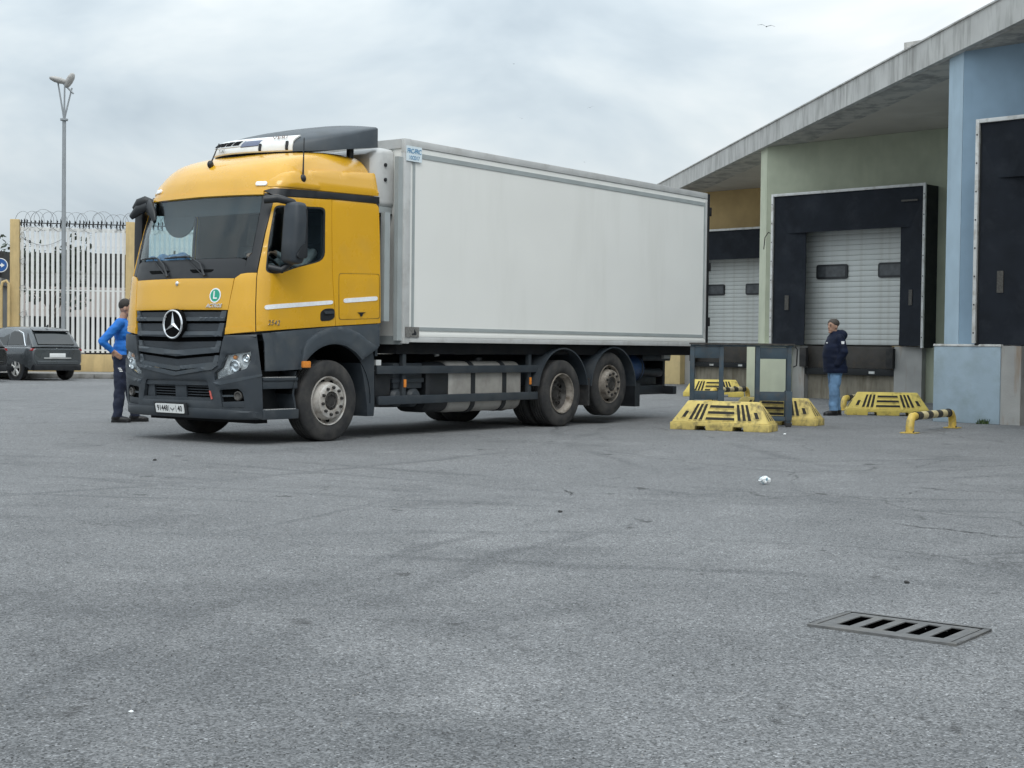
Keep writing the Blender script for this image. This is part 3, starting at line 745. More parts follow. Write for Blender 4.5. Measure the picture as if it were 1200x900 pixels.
mbx.tube([(.02, .012, .013), (.03, -.004, .013), (.055, -.012, .013), (.08, -.004, .013), (.09, .012, .013)], .005, 6); mbx.box(.05, .06, -.032, -.024, .0125, .0145)
mbx.build('lettering', 'plastic_black', npl, smooth=0)
o = on_front(MB().box(-.30, .30, -.075, .075, -.02, 0).mesh('plate_holder', 'plastic_black', bevel=.006), 'plate_holder', -.05, .417, .073, truck)
sb = on_front(text_mesh('2542', .085, 'chrome', .003, shear=.2, bold=.0, space=1.15), 'lettering', .99, 1.44, .018, truck)
# wipers
for w0, w1, w2 in ((-.63, -.42, -.17), (-.27, .02, .30)):
    mb = MB()
    mb.tube([cabmap(w0, 2.215, .02), cabmap((w0 + w1) / 2, 2.225, .022), cabmap(w1, 2.225, .022)], [.008, .014, .012], 6)
    mb.tube([cabmap(w1 - .03, 2.23, .03), cabmap(w1 + .06, 2.215, .035), cabmap(w2 - .08, 2.13, .035), cabmap(w2, 1.985, .025)], [.010, .012, .013, .016], 6)
    mb.tube([cabmap(w1 - .03, 2.225, .022), cabmap(w2 - .03, 2.0, .02)], .007, 5)
    mb.build('wiper', 'plastic_black', truck)

# ---- lower cab side: grey panel with wheel arch, both sides
def arch(cx, cz, r, a0, a1, n): return [(cx + r * cos(a0 + (a1 - a0) * i / n), cz + r * sin(a0 + (a1 - a0) * i / n)) for i in range(n + 1)]
def planemap(sgn):
    def f(u, v, off):                       # side surface of the cab used by the lower panels
        w, _ = S(u, max(.3, min(1.5, v))); p = cabmap(sgn * w, max(.3, min(1.5, v)), off); p.z = v; return p
    return f
in_arch = arch(.09, .50, .70, radians(142), radians(40), 14)
for sgn in (1, -1):
    pm = planemap(sgn)
    lo_ = [(-1.075, 1.315), (-.5, 1.365), (.13, 1.415), (.94, 1.465), (.94, 1.18)] + [(.75, 1.10), (.60, 1.0)] + list(reversed(in_arch))[1:] + [(-.47, .89), (-.81, .875), (-1.03, .87), (-1.045, 1.20)]
    lp = surf_panel(MB(), lo_, pm, .012, .03, (), .06, 0, .008).build('lower_side_panel', 'plastic_mid', truck, smooth=30)
    fl_o = arch(.09, .50, .70, radians(146), radians(46), 16); fl_t = arch(.16, .50, .91, radians(50), radians(128), 14)
    ring_ = fl_o + [(.88, 1.16)] + fl_t[1:] + [(-.45, 1.14)]
    surf_panel(MB(), ring_, pm, .055, .06, (), .035, 0, .010).build('arch_flare', 'plastic_mid', lp, smooth=40)
    # arch liner
    ys = .05 if sgn > 0 else 2.45; d_ = 1 if sgn > 0 else -1
    lin = MB(); rr = []
    for a in arch(.09, .50, .695, radians(172), radians(-4), 22): rr.append([(a[0], ys - d_ * .01, a[1]), (a[0], ys + d_ * .75, a[1])])
    lin.loft(rr, closed=False, caps=False); lin.add([(a[0], ys + d_ * .76, a[1]) for a in arch(.09, .50, .705, radians(180), radians(0), 20)], [tuple(range(21))])
    lin.build('arch_liner', 'void_black', lp, smooth=40)
    ind = MB().box(-.065, .065, -.02, .02, -.04, .04).mesh('side_indicator', 'lamp_orange', bevel=.012)
    o = obj('side_indicator', ind, truck, pm(-.43, .95, .06))
    # steps
    y0, y1 = (.03, .48) if sgn > 0 else (2.02, 2.47)
    mb = MB(); mb.box(-1.06, -.50, (y0 + .30 if sgn > 0 else y0), (y1 if sgn > 0 else y1 - .30), .32, .87)
    stp = mb.build('step_well', 'plastic_black', truck)
    for z0, z1, e_ in ((.755, .795, 0), (.30, .415, -.012)):
        mb = MB(); mb.box(-1.07 , -.50, (y0 + e_ if sgn > 0 else y0), (y1 if sgn > 0 else y1 - e_), z0, z1)
        mb.build('step', 'plastic_dark', stp, bevel=.012)
        mb = MB()
        for k in range(12): mb.box(-1.03 + k * .042, -1.005 + k * .042, (y0 + .0 if sgn > 0 else y1 - .06), (y0 + .06 if sgn > 0 else y1), z1, z1 + .006)
        mb.build('tread_edge', 'alu', stp, smooth=0)
    mb = MB(); mb.box(-1.065, -.50, (y0 + .015 if sgn > 0 else y1 - .05), (y0 + .05 if sgn > 0 else y1 - .015), .66, .755); mb.build('step_face', 'plastic_dark', stp, bevel=.01)
    mb = MB()
    ye = (y0 + .03, y0 + .40) if sgn > 0 else (y1 - .40, y1 - .03)
    mb.prism([(-.50, .30), (-.47, .30), (-.545, .60), (-.49, .87), (-.52, .87), (-.58, .62)], ye[0], ye[1], axis=1); mb.build('step_end', 'plastic_dark', stp)
    # flap behind the front wheel
    rr = []
    for s_, z_, wd in ((.545, 1.10, .30), (.60, .98, .27), (.66, .80, .21), (.705, .60, .17), (.735, .42, .145), (.745, .285, .12)):
        rr.append([(s_, ys, z_), (s_ + wd, ys, z_), (s_ + wd, ys + d_ * .40, z_), (s_, ys + d_ * .40, z_)])
    MB().loft(rr).build('mudguard_end', 'plastic_dark', truck, bevel=.01)

# ---- cab shell behind: rear wall, roof, floor, interior
RT = [(2.98, -.965, 1.172), (3.05, -.945, 1.168), (3.14, -.915, 1.155), (3.24, -.865, 1.13), (3.34, -.79, 1.09), (3.42, -.69, 1.06), (3.48, -.56, 1.03), (3.53, -.40, .99), (3.565, -.18, .94), (3.60, .05, .85), (3.625, .25, .70), (3.635, .40, .40)]
def roof_ring(z, sf, hw, rear, n=26):
    pts = []
    D = .34 + (z - 2.98) * .35
    for i in range(-n, n + 1):
        w = i / n; dy, sn = se(abs(w)); pts.append((sf + D * sn, YC + (1 if w < 0 else -1) * hw * dy, z))
    pts += [(rear - .10, YC - hw, z), (rear - .02, YC - hw + .05, z), (rear, YC - hw * .85, z), (rear, YC + hw * .85, z), (rear - .02, YC + hw - .05, z), (rear - .10, YC + hw, z)]
    return pts
mb = MB(); mb.loft([roof_ring(z, sf, hw, .95 - max(0, z - 3.40) * .45) for z, sf, hw in RT])
roof = mb.build('roof', 'cab_yellow', truck, smooth=50)
# brow over the windscreen
br = [(-.74, 2.955), (-.735, 3.005), (0, 3.02), (.735, 3.005), (.74, 2.955), (0, 2.968)]
cab_panel('roof_brow', br, 'cab_yellow', .024, .04, parent=roof, lip=0, step=.04)
for sgn in (1, -1):
    fo = rounded([(-.84, 3.06), (-.79, 3.15), (-.66, 3.24), (-.45, 3.285), (.10, 3.335), (.93, 3.39), (.945, 3.095), (.1, 3.075)], [.02, .03, .05, .05, 0, .03, .02, 0])
    def fm(u, v, off, sgn=sgn):
        t = max(0, v - 3.05); y = 1.178 - t * .20 + off
        sfz, hwz_ = lerp_tab(RT, v)
        D = .34 + (v - 2.98) * .35
        if u < sfz + D:
            f = min(1, max(0, (u - sfz) / D)); lo, hi = 0., 1.
            for _ in range(24):
                md = (lo + hi) / 2
                if se(md)[1] < f: lo = md
                else: hi = md
            y = 1.178 * se(lo)[0] - t * .2 + off
        return Vector((u, YC - sgn * y, v))
    surf_panel(MB(), fo, fm, .022, .12, (), .05, 0, .014).build('roof_side_fairing', 'cab_yellow', roof, smooth=50)
    def roofp(w, z):
        sf_, hw_ = lerp_tab(RT, z); D_ = .34 + (z - 2.98) * .35; dy_, sn_2 = se(w); return Vector((sf_ + D_ * sn_2, YC - sgn * hw_ * dy_, z))
    p = roofp(.69, 3.095); xa = (roofp(.72, 3.095) - roofp(.66, 3.095)).normalized(); za = (roofp(.69, 3.12) - roofp(.69, 3.07)).normalized(); na = xa.cross(za).normalized()
    if na.x > 0: na = -na
    mm = Matrix((xa, za, na)).transposed().to_4x4(); mm.translation = p + na * .004
    o = obj('marker_lamp', MB().prism(rounded([(-.075, -.028), (.075, -.028), (.075, .028), (-.075, .028)], .025), -.01, .014).mesh('marker_lamp', 'reflective_white', bevel=.005), roof); o.matrix_local = mm
# spoiler: rounded nose in plan, flanks with a ridge, rear edge raised
NP = 36; TT = [0, .05, .12, .22, .36, .52, .7, .86, 1.0]
def sp_base(ph): return 1.0 - 1.43 * max(0, cos(ph)) ** .9, YC + 1.10 * sin(ph)
def sp_zb(s): return 3.555 + .17 * max(0, (s + .43) / 1.43) ** 1.3
def sp_top(ph, t, off=0.0):
    s, y = sp_base(ph); zr = sp_zb(s) + .035 + .20 * max(0, (s + .43) / 1.43)
    ze = 3.985 + .085 * (1 - sin(ph) ** 2); se_ = .985
    yi = YC + (y - YC) * (1 - .02 * t)
    return Vector((s + (se_ - s) * t, yi, zr + (ze - zr) * (t ** .55) + off))
phs = [-pi / 2 + pi * i / NP for i in range(NP + 1)]
vs = []; fs = []
rows = [[(*sp_base(ph), sp_zb(sp_base(ph)[0])) for ph in phs]] + [[sp_top(ph, t) for ph in phs] for t in TT]
rows += [[(.97, YC + (sp_base(ph)[1] - YC) * .97, sp_top(ph, 1).z - .03) for ph in phs], [(.97, YC + (sp_base(ph)[1] - YC) * .97, 3.74) for ph in phs], [(max(-.38, sp_base(ph)[0] + .03), YC + (sp_base(ph)[1] - YC) * .96, sp_zb(sp_base(ph)[0]) + .012) for ph in phs]]
for r in rows: vs += [tuple(p) for p in r]
n_ = NP + 1
for i in range(len(rows)):
    j = (i + 1) % len(rows)
    for k in range(NP): fs.append((i * n_ + k, i * n_ + k + 1, j * n_ + k + 1, j * n_ + k))
spl = MB().add(vs, fs).build('roof_spoiler', 'plastic_mid', truck, smooth=38)
for yy in (.35, 1.25, 2.15):
    MB().box(.66, .74, yy - .03, yy + .03, 3.52, 3.72).build('spoiler_bracket', 'plastic_black', spl, bevel=.01)
# pale plate with vents round the nose of the spoiler
def ru_pt(a, h, off=.006):
    """a: 0 near end .. 1 far end, h: 0 bottom .. 1 top"""
    ph = radians(-40 + 80 * a)
    s, y = sp_base(ph)
    base = Vector((s, y, sp_zb(s)))
    p = base.lerp(sp_top(ph, 0), max(0, h) / .25) if h < .25 else sp_top(ph, (h - .25) / .75 * .13)
    return p + Vector((-.55, (y - YC) * .35, .65)).normalized() * (off + .012)
def ru_sheet(a0, a1, h0, h1, off, name, mat, parent, na=12, nh=4):
    vs = []; fs = []
    for i in range(na + 1):
        for j in range(nh + 1): vs.append(ru_pt(a0 + (a1 - a0) * i / na, h0 + (h1 - h0) * j / nh, off))
    for i in range(na):
        for j in range(nh): a_ = i * (nh + 1) + j; fs.append((a_, a_ + nh + 1, a_ + nh + 2, a_ + 1))
    c = len(vs); vs += [ru_pt(a0 + (a1 - a0) * i / na, h0 + (h1 - h0) * j / nh, off - .02) for i in range(na + 1) for j in range(nh + 1)]
    fs += [tuple(x + c for x in reversed(f)) for f in fs]
    ring = [i * (nh + 1) for i in range(na + 1)] + [na * (nh + 1) + j for j in range(1, nh + 1)] + [i * (nh + 1) + nh for i in range(na - 1, -1, -1)] + [j for j in range(nh - 1, 0, -1)]
    for i in range(len(ring)): a_, b_ = ring[i], ring[(i + 1) % len(ring)]; fs.append((a_, a_ + c, b_ + c, b_))
    return MB().add(vs, fs).build(name, mat, parent, smooth=40)
ru = ru_sheet(0, 1, -.0, 1, .012, 'roof_plate', 'white_paint', truck, 24, 6)
ru_sheet(.44, .95, .30, .72, .016, 'vent_frame', 'alu', ru)
for k in range(5): ru_sheet(.465 + k * .094, .54 + k * .094, .36, .66, .022, 'vent_slot', 'void_black', ru, 3, 2)
ru_sheet(.27, .435, .28, .62, .0165, 'blue_swoosh', 'swoosh_grey_blue', ru, 5, 3)
def on_ru(txt, a, h, size, mat):
    o = obj('lettering', text_mesh(txt, size, mat, .001), ru); p = ru_pt(a, h, .022)
    xv = (ru_pt(a - .1, h, 0) - ru_pt(a + .1, h, 0)).normalized(); yv = (ru_pt(a, h + .15, 0) - ru_pt(a, h - .15, 0)).normalized(); n = xv.cross(yv).normalized(); yv = n.cross(xv)
    mm = Matrix((xv, yv, n)).transposed().to_4x4(); mm.translation = p + n * .01; o.matrix_local = mm
on_ru('T LAT', .66, .14, .060, 'plastic_black'); on_ru('VERI', .12, .60, .10, 'tile_brown')
for t in (.24, .03): ru_sheet(t, t + .02, .0, .3, .03, 'bracket', 'plastic_black', ru, 2, 2)
# aerials
for base, tip in (((-.76, 1.33, 3.40), (-.64, 1.31, 3.67)), ((-.40, .085, 3.19), (-.385, .085, 3.68))):
    b = Vector(base); t_ = Vector(tip)
    mb = MB(); mb.ball(b, (.045, .035, .05), 12, 8); mb.tube([b, b + (t_ - b) * .25, t_], [.014, .010, .006], 6); mb.build('aerial', 'plastic_black', truck)
# rear wall and floor
MB().box(.90, .945, .07, 2.43, 1.05, 3.02).build('cab_rear_wall', 'plastic_dark', truck)
MB().box(-.95, .9, .12, 2.38, 1.225, 1.30).build('cab_floor', 'interior', truck)
def trim(name, outline, mat, mirror, holes=()): return cab_panel(name, outline, mat, -.045, .02, holes, .08, mirror=mirror, lip=0)
for mir in (False, True):
    win_ = rounded([(.86, 2.825), S(-.03, 2.865), S(-.056, 2.23), S(-.55, 2.11), (1.02, 2.03), (.885, 2.03)], .05)
    trim('interior_trim', [(.78, 2.95), S(.88, 2.98), S(.88, 1.3), (.80, 1.3)], 'interior', mir, [win_])
MB().box(-.80, .88, .16, 2.34, 2.94, 2.97).build('headlining', 'interior_grey', truck)
MB().box(.84, .895, .14, 2.36, 1.3, 2.93).build('rear_trim', 'interior', truck)
dash = MB()
dash.prism([(-1.12, 1.30), (-.55, 1.30), (-.60, 1.95), (-.72, 2.08), (-1.0, 2.13), (-1.14, 2.10)], .22, 2.28, axis=1); dash.build('dashboard', 'dash', truck, bevel=.03)
for yy in (.42, 1.55):
    seat = MB(); seat.box(-.25, .30, yy, yy + .52, 1.30, 1.75); seat.prism([(.22, 1.7), (.40, 1.7), (.52, 2.45), (.38, 2.48)], yy, yy + .52, axis=1); seat.prism([(.40, 2.48), (.52, 2.46), (.55, 2.70), (.43, 2.72)], yy + .12, yy + .40, axis=1)
    seat.build('seat', 'interior', truck, bevel=.04)
sw_c = Vector((-.50, .68, 2.19)); sn_ = Vector((.55, 0, .83)).normalized(); sx = Vector((0, 1, 0)); sy = sn_.cross(sx)
swm = MB(); swm.tube([sw_c + sx * .22 * cos(2 * pi * i / 28) + sy * .22 * sin(2 * pi * i / 28) for i in range(28)], .016, 8, closed=True)
swm.tube([sw_c - sx * .22, sw_c + sx * .22], .014, 6); swm.tube([sw_c, sw_c - sn_ * .25], .03, 8); swm.ball(sw_c, .06, 10, 6)
swm.build('steering_wheel', 'plastic_black', truck)
# round visor hanging at the top of the windscreen and sun blind
vz = MB(); vz.prism([(1.86 + .30 * cos(a), 2.78 + .27 * sin(a)) for a in [pi + pi * i / 16 for i in range(17)]], -.80, -.785, axis=0); vz.build('round_visor', 'interior_grey', truck)
MB().box(-.80, -.78, .35, 2.15, 2.76, 2.95).build('sun_blind', 'interior_grey', truck, bevel=.01)
# mirrors
def mirror_set(sgn):
    Y = (lambda y: y) if sgn > 0 else (lambda y: 2.5 - y)
    rings = []
    for z, s0, s1, d0, d1 in ((2.13, -.86, -.77, -.23, -.13), (2.145, -.895, -.735, -.28, -.08), (2.18, -.925, -.71, -.29, -.05), (2.4, -.905, -.69, -.30, -.04), (2.65, -.885, -.67, -.30, -.04), (2.81, -.875, -.67, -.29, -.05), (2.845, -.855, -.69, -.28, -.08), (2.86, -.82, -.73, -.23, -.13)):
        cx_, cy_ = (s0 + s1) / 2, (d0 + d1) / 2; ax_, ay_ = (s1 - s0) / 2, (d1 - d0) / 2
        rings.append([(cx_ + ax_ * (1 if cos(t) > 0 else -1) * abs(cos(t)) ** .55, Y(cy_ + ay_ * (1 if sin(t) > 0 else -1) * abs(sin(t)) ** .55), z) for t in [2 * pi * i / 32 for i in range(32)]])
    mh = MB().loft(rings).build('mirror_housing', 'plastic_dark', truck, smooth=60)
    MB().box(-.72, -.686, min(Y(-.29), Y(-.07)), max(Y(-.29), Y(-.07)), 2.22, 2.78).build('mirror_glass', 'plastic_black', mh)
    mb = MB(); mb.tube([(-1.02, Y(.10), 2.88), (-.92, Y(-.02), 2.90), (-.78, Y(-.14), 2.86), (-.72, Y(-.16), 2.80)], [.045, .05, .04, .035], 14, flat=.8); mb.build('mirror_arm', 'plastic_black', mh, smooth=60)
    mb = MB(); mb.tube([(-.96, Y(.07), 2.09), (-.88, Y(-.06), 2.06), (-.78, Y(-.14), 2.16)], [.045, .04, .03], 14); mb.build('mirror_foot', 'plastic_black', mh, smooth=60)
    sm = MB(); sm.prism(rounded([(-.88, 2.23), (-.80, 2.34), (-.73, 2.38), (-.73, 2.20), (-.86, 2.19)], .02), Y(-.3235), Y(-.30), axis=1); sm.build('mirror_lower_cap', 'plastic_black', mh)
mirror_set(1)
# far side: front mirror arm reaching over the windscreen corner, seen against the sky
fm_ = MB(); fm_.tube([(-.93, 2.22, 2.95), (-1.0, 2.28, 2.98), (-1.04, 2.34, 2.95), (-1.06, 2.42, 2.88)], [.05, .06, .06, .03], 16, flat=.8)
fm_.tube([(-1.0, 2.22, 2.91), (-1.05, 2.34, 2.86), (-1.08, 2.45, 2.77)], [.05, .07, .035], 16, flat=.7)
fm_.tube([(-.95, 2.28, 2.97), (-1.0, 2.18, 2.88), (-1.04, 2.06, 2.78), (-1.06, 2.01, 2.70)], [.06, .09, .07, .03], 16, flat=.6)
fmo = fm_.build('mirror_arm', 'plastic_black', truck, smooth=60)
rings = []
for z, w_ in ((2.06, .07), (2.2, .08), (2.6, .085), (2.82, .08), (2.86, .05)):
    c = Vector((-.90 - (z - 2.06) * -.02, 2.42, z)); rings.append([(c.x - w_, c.y - .05, z), (c.x - w_, c.y + .10, z), (c.x + w_, c.y + .16, z), (c.x + w_, c.y + .0, z)])
MB().loft(rings).build('mirror_housing', 'plastic_black', truck, bevel=.02)
# opened flap at the far front corner
fl = MB()
fl.prism(rounded([(2.44, 1.90), (2.50, 1.93), (2.53, 1.86), (2.53, 1.40), (2.46, 1.24), (2.44, 1.26)], .02), -1.02, -.99, axis=0)
flo = fl.build('corner_flap', 'cab_yellow', truck, bevel=.006)
for z in (1.38, 1.55, 1.72): MB().box(-1.05, -1.02, 2.445, 2.515, z, z + .03).build('flap_rib', 'tile_brown', flo)
MB().box(-1.026, -1.02, 2.45, 2.518, 1.34, 1.88).build('flap_lining', 'tile_brown', flo)
# folded blue cloth on the dashboard
cl_ = MB()
for k in range(9):
    cl_.ball((-.93 + .05 * sin(k * 2.1), 1.62 + k * .066, 2.20 + .03 * sin(k * 1.7) - .008 * k), (.12, .065, .085 + .02 * (k % 3)), 10, 6)
dc = thing('folded_cloth', 'blue cloth lying on the dashboard behind the windscreen', 'cloth', (0, 0, 0))
cme = bake(cl_.mesh('c', 'cloth_blue_grey'), [('REMESH', dict(mode='VOXEL', voxel_size=.02)), ('SMOOTH', dict(iterations=4))], 'cloth')
cme.materials.clear(); cme.materials.append(MATS['cloth_blue_grey'])
bpy.data.objects.remove(dc)
dc = tag(obj('folded_cloth', cme), 'blue cloth lying on the dashboard behind the truck windscreen', 'cloth'); dc.location = truck.location; dc.rotation_euler = truck.rotation_euler
for p in cme.polygons: p.use_smooth = True
# ---- wheels
def tyre_prof(w, R=.5, rim=.30):
    h = w / 2
    pr = [(rim, -h * .80), (rim + .02, -h * .92), (rim + .08, -h), (R - .10, -h * .985), (R - .035, -h * .93), (R - .012, -h * .84), (R, -h * .74)]
    for g in (-.45, -.15, .15, .45):
        pr += [(R, h * (g - .05)), (R - .016, h * (g - .035)), (R - .016, h * (g + .035)), (R, h * (g + .05))]
    return pr + [(r, -y) for r, y in reversed(pr[:7])]
def wheel_meshes():
    out = {}
    out['tyre'] = MB().lathe(tyre_prof(.30), (0, .15, 0), (0, 1, 0), 48).mesh('tyre', 'rubber', smooth=40)
    # outer face at y = 0, the wheel reaches to y = .30
    out['front'] = MB().lathe([(.305, .03), (.300, .012), (.285, .02), (.278, .07), (.268, .115), (.250, .105), (.232, .05), (.222, .0), (.214, -.024), (.200, -.032), (.118, -.032), (.112, .02), (.001, .02)], (0, 0, 0), (0, 1, 0), 40).mesh('rim', 'rim_steel', smooth=35)
    h = MB().lathe([(.110, .02), (.108, -.012), (.095, -.028), (.07, -.030), (.065, -.022), (.001, -.022)], (0, 0, 0), (0, 1, 0), 24)
    for k in range(8): h.lathe([(.010, 0), (.010, -.012), (.001, -.014)], (.082 * cos(k * pi / 4), -.027, .082 * sin(k * pi / 4)), (0, 1, 0), 6)
    out['hub'] = h.mesh('hub', 'hub_dark', smooth=35)
    out['nut'] = MB().lathe([(.020, 0), (.020, -.03), (.013, -.034), (.001, -.034)], (0, -.03, 0), (0, 1, 0), 6).mesh('wheel_nut', 'hub_dark', smooth=20)
    out['hole'] = MB().lathe([(.026, 0), (.026, -.012), (.001, -.012)], (0, .075, 0), (0, 1, 0), 12).mesh('hand_hole', 'void_black', smooth=20)
    out['drive'] = MB().lathe([(.305, .03), (.300, .006), (.290, .012), (.282, .05), (.262, .075), (.250, .15), (.235, .185), (.20, .19), (.14, .175), (.13, .16), (.001, .16)], (0, 0, 0), (0, 1, 0), 40).mesh('rim', 'rim_dark', smooth=35)
    out['lip'] = MB().lathe([(.305, .02), (.300, .003), (.286, .006), (.280, .04), (.262, .06), (.252, .11)], (0, 0, 0), (0, 1, 0), 40).mesh('rim_lip', 'rim_steel', smooth=35)
    for k_ in ('front', 'lip'):
        m_ = out[k_].copy(); m_.materials.clear(); m_.materials.append(MATS['rim_dirty']); out[k_ + '_dirty'] = m_
    return out
WM = wheel_meshes()
def wheel(s_, y, z, kind, side, rz=0.0, label=None):
    # side +1: outer face looks towards -y (near side); -1: far side
    w = obj('wheel', WM['tyre'], truck, (s_, y, z), (0 if side > 0 else pi) + rz)
    obj('rim', WM['drive' if kind == 'drive' else ('front_dirty' if kind == 'tag' else 'front')], w)
    n = 10
    for k in range(n):
        a = 2 * pi * (k + .3) / n
        if kind != 'drive':
            obj('wheel_nut', WM['nut'], w, (.166 * cos(a), 0, .166 * sin(a)))
            b = a + pi / n; obj('hand_hole', WM['hole'], w, (.246 * cos(b), 0.012, .246 * sin(b)))
        else:
            obj('wheel_nut', WM['nut'], w, (.165 * cos(a), .20, .165 * sin(a)))
            if k % 2 == 0: obj('hand_hole', WM['hole'], w, (.215 * cos(a + .3), .115, .215 * sin(a + .3)))
    if kind != 'drive': obj('hub', WM['hub'], w)
    else: obj('rim_lip', WM['lip_dirty'], w); h = obj('hub', WM['hub'], w, (0, .16, 0))
    return w
wheel(0.03, 0.02, .5, 'front', 1); wheel(0.03, 2.48, .5, 'front', -1)
for yy, sd_ in ((0.02, 1), (2.48, -1)):
    wheel(5.02, yy, .5, 'drive', sd_)
    wheel(5.02, yy + sd_ * .34, .5, 'front', sd_)
    wheel(6.355, yy + .02 * sd_, .622, 'tag', sd_)
# ---- chassis
ch = MB()
for yy in (.84, 1.58): ch.box(-.9, 9.2, yy, yy + .08, .80, 1.06)
for s_ in (.9, 2.2, 3.5, 4.4, 5.7, 7.4, 8.9): ch.box(s_ - .05, s_ + .05, .9, 1.6, .82, 1.04)
for s_, z in ((.03, .5), (5.02, .5), (6.355, .622)):
    ch.tube([(s_, .25, z), (s_, 2.25, z)], .07, 10)
ch.ball((5.02, 1.25, .5), (.26, .22, .24), 14, 10)
ch.tube([(1.0, 1.25, .75), (4.8, 1.25, .55)], .06, 10)
ch.box(-.9, 1.0, .80, 1.70, .55, 1.04); ch.box(1.0, 1.7, .9, 1.65, .62, 1.0)
ch.box(-1.0, -.2, .5, 2.0, .36, .5); ch.box(-.95, -.75, .30, 2.2, .24, .36)
ch.box(1.36, 9.2, .12, 2.38, 1.08, 1.29); ch.box(1.2, 4.3, .95, 2.30, .36, 1.06); ch.box(7.2, 8.3, .9, 2.2, .40, 1.06)  # long low box added to block light and deepen shade under the truck
ch.build('chassis_frame', 'chassis', truck, bevel=.0)
for s_ in (5.02, 6.355):
    for yy in (.62, 1.85):
        mb = MB(); mb.lathe([(.10, 0), (.15, .05), (.15, .20), (.10, .26)], (s_ + .42, yy, .55), (0, 0, 1), 14); mb.build('air_spring', 'rubber', truck)
MB().box(-.85, -.25, .12, .45, .30, .34).build('under_tray', 'chassis', truck)
# side guard, near and far
for sgn in (1, -1):
    Y = (lambda a: a) if sgn > 0 else (lambda a: 2.5 - a)
    def yb(a, b): return (min(Y(a), Y(b)), max(Y(a), Y(b)))
    for s0, s1, z0, z1 in ((.96, 4.56, .82, .925), (.99, 4.48, .422, .533)):
        MB().box(s0, s1, *yb(.085, .125), z0, z1).build('side_guard_rail', 'plastic_dark', truck, bevel=.008)
    for s_ in (1.54, 4.33):
        MB().box(s_ - .035, s_ + .035, *yb(.13, .19), .42, 1.18).build('side_guard_post', 'plastic_dark', truck, bevel=.006)
        MB().box(s_ - .022, s_ + .022, *yb(.110, .128), .64, .745).build('side_reflector', 'lamp_orange', truck, bevel=.006)
# fuel tank
def rbox(y0, y1, z0, z1, r, n=6):
    o = []
    for cx, cz, a in ((y1 - r, z1 - r, 0), (y0 + r, z1 - r, pi / 2), (y0 + r, z0 + r, pi), (y1 - r, z0 + r, 3 * pi / 2)):
        for i in range(n + 1): t = a + pi / 2 * i / n; o.append((cx + r * cos(t), cz + r * sin(t)))
    return o
base = rbox(.14, .78, .275, .985, .16)
cyz = (.46, .63)
def scaled(k): return [(cyz[0] + (a - cyz[0]) * k, cyz[1] + (b - cyz[1]) * k) for a, b in base]
tk = MB(); tk.loft([[(s_, a, b) for a, b in scaled(k)] for s_, k in ((2.50, .90), (2.54, .985), (2.58, 1), (4.08, 1), (4.12, .985), (4.16, .90))])
tko = tk.build('fuel_tank', 'tank_alu', truck, smooth=50)
MB().loft([[(s_, a, b) for a, b in scaled(k)] for s_, k in ((2.03, .88), (2.07, .95), (2.11, .97), (2.44, .97), (2.48, .94))]).build('tank_front', 'plastic_black', truck, smooth=50)  # front third of the tank, made as a separate darker part
for s_ in (3.0, 3.72):
    MB().loft([[(s_ + d, a, b) for a, b in scaled(k)] for d, k in ((-.045, 1.0), (-.045, 1.03), (.045, 1.03), (.045, 1.0))], caps=False).build('tank_strap', 'plastic_black', tko, smooth=50)
mb = MB(); mb.lathe([(.07, 0), (.07, .05), (.05, .06), (.001, .06)], (3.35, .34, .98), (0, 0, 1), 16); mb.build('filler_cap', 'plastic_black', tko)
MB().box(1.0, 1.30, .16, .60, .40, .86).build('equipment_box', 'plastic_black', truck, bevel=.02)
MB().box(1.40, 1.98, .20, .70, .62, .96).build('battery_box', 'plastic_dark', truck, bevel=.02)
MB().box(1.36, 2.0, .18, .72, .70, .76).build('battery_box_band', 'plastic_dark', truck, bevel=.01)
for s_ in (1.50, 1.83):
    MB().lathe([(.001, -.22), (.09, -.20), (.13, -.15), (.14, .10), (.14, .30)], (s_, .38, .505), (0, 1, 0), 20).build('air_tank', 'plastic_dark', truck)
MB().box(1.80, 1.85, .145, .16, .49, .53).build('tank_label', 'white_paint', truck)
MB().box(1.06, 1.16, .20, .26, .93, 1.0).build('valve_label', 'white_paint', truck)
mb = MB(); mb.tube([(2.36, .30, 1.20), (2.38, .28, 1.05)], [.05, .035], 10); mb.build('drain_hose', 'alu', truck)
# mudguards over the rear wheels
for sgn in (1, -1):
    y0, y1 = (.0, .66) if sgn > 0 else (1.84, 2.5)
    for (cx, cz, r, a0, a1) in ((5.02, .53, .635, 172, 8), (6.40, .56, .63, 176, 2)):
        rr = []
        for i in range(25):
            a = radians(a0 + (a1 - a0) * i / 24)
            rr.append([(cx + r * cos(a), y0, cz + r * sin(a)), (cx + r * cos(a), y1, cz + r * sin(a)), (cx + (r + .02) * cos(a), y1, cz + (r + .02) * sin(a)), (cx + (r + .02) * cos(a), y0, cz + (r + .02) * sin(a))])
        mg = MB().loft(rr).build('rear_mudguard', 'plastic_dark', truck, smooth=40)
    MB().box(5.70, 5.74, y0 + .02, y1 - .02, .30, .72).build('mudflap', 'rubber', truck)
    MB().box(7.03, 7.06, y0 + .02, y1 - .02, .25, .66).build('mudflap', 'plastic_black', truck)
    MB().box(7.03, 7.18, y0 + .01, y0 + .03, .25, .62).build('mudflap_edge', 'plastic_black', truck)
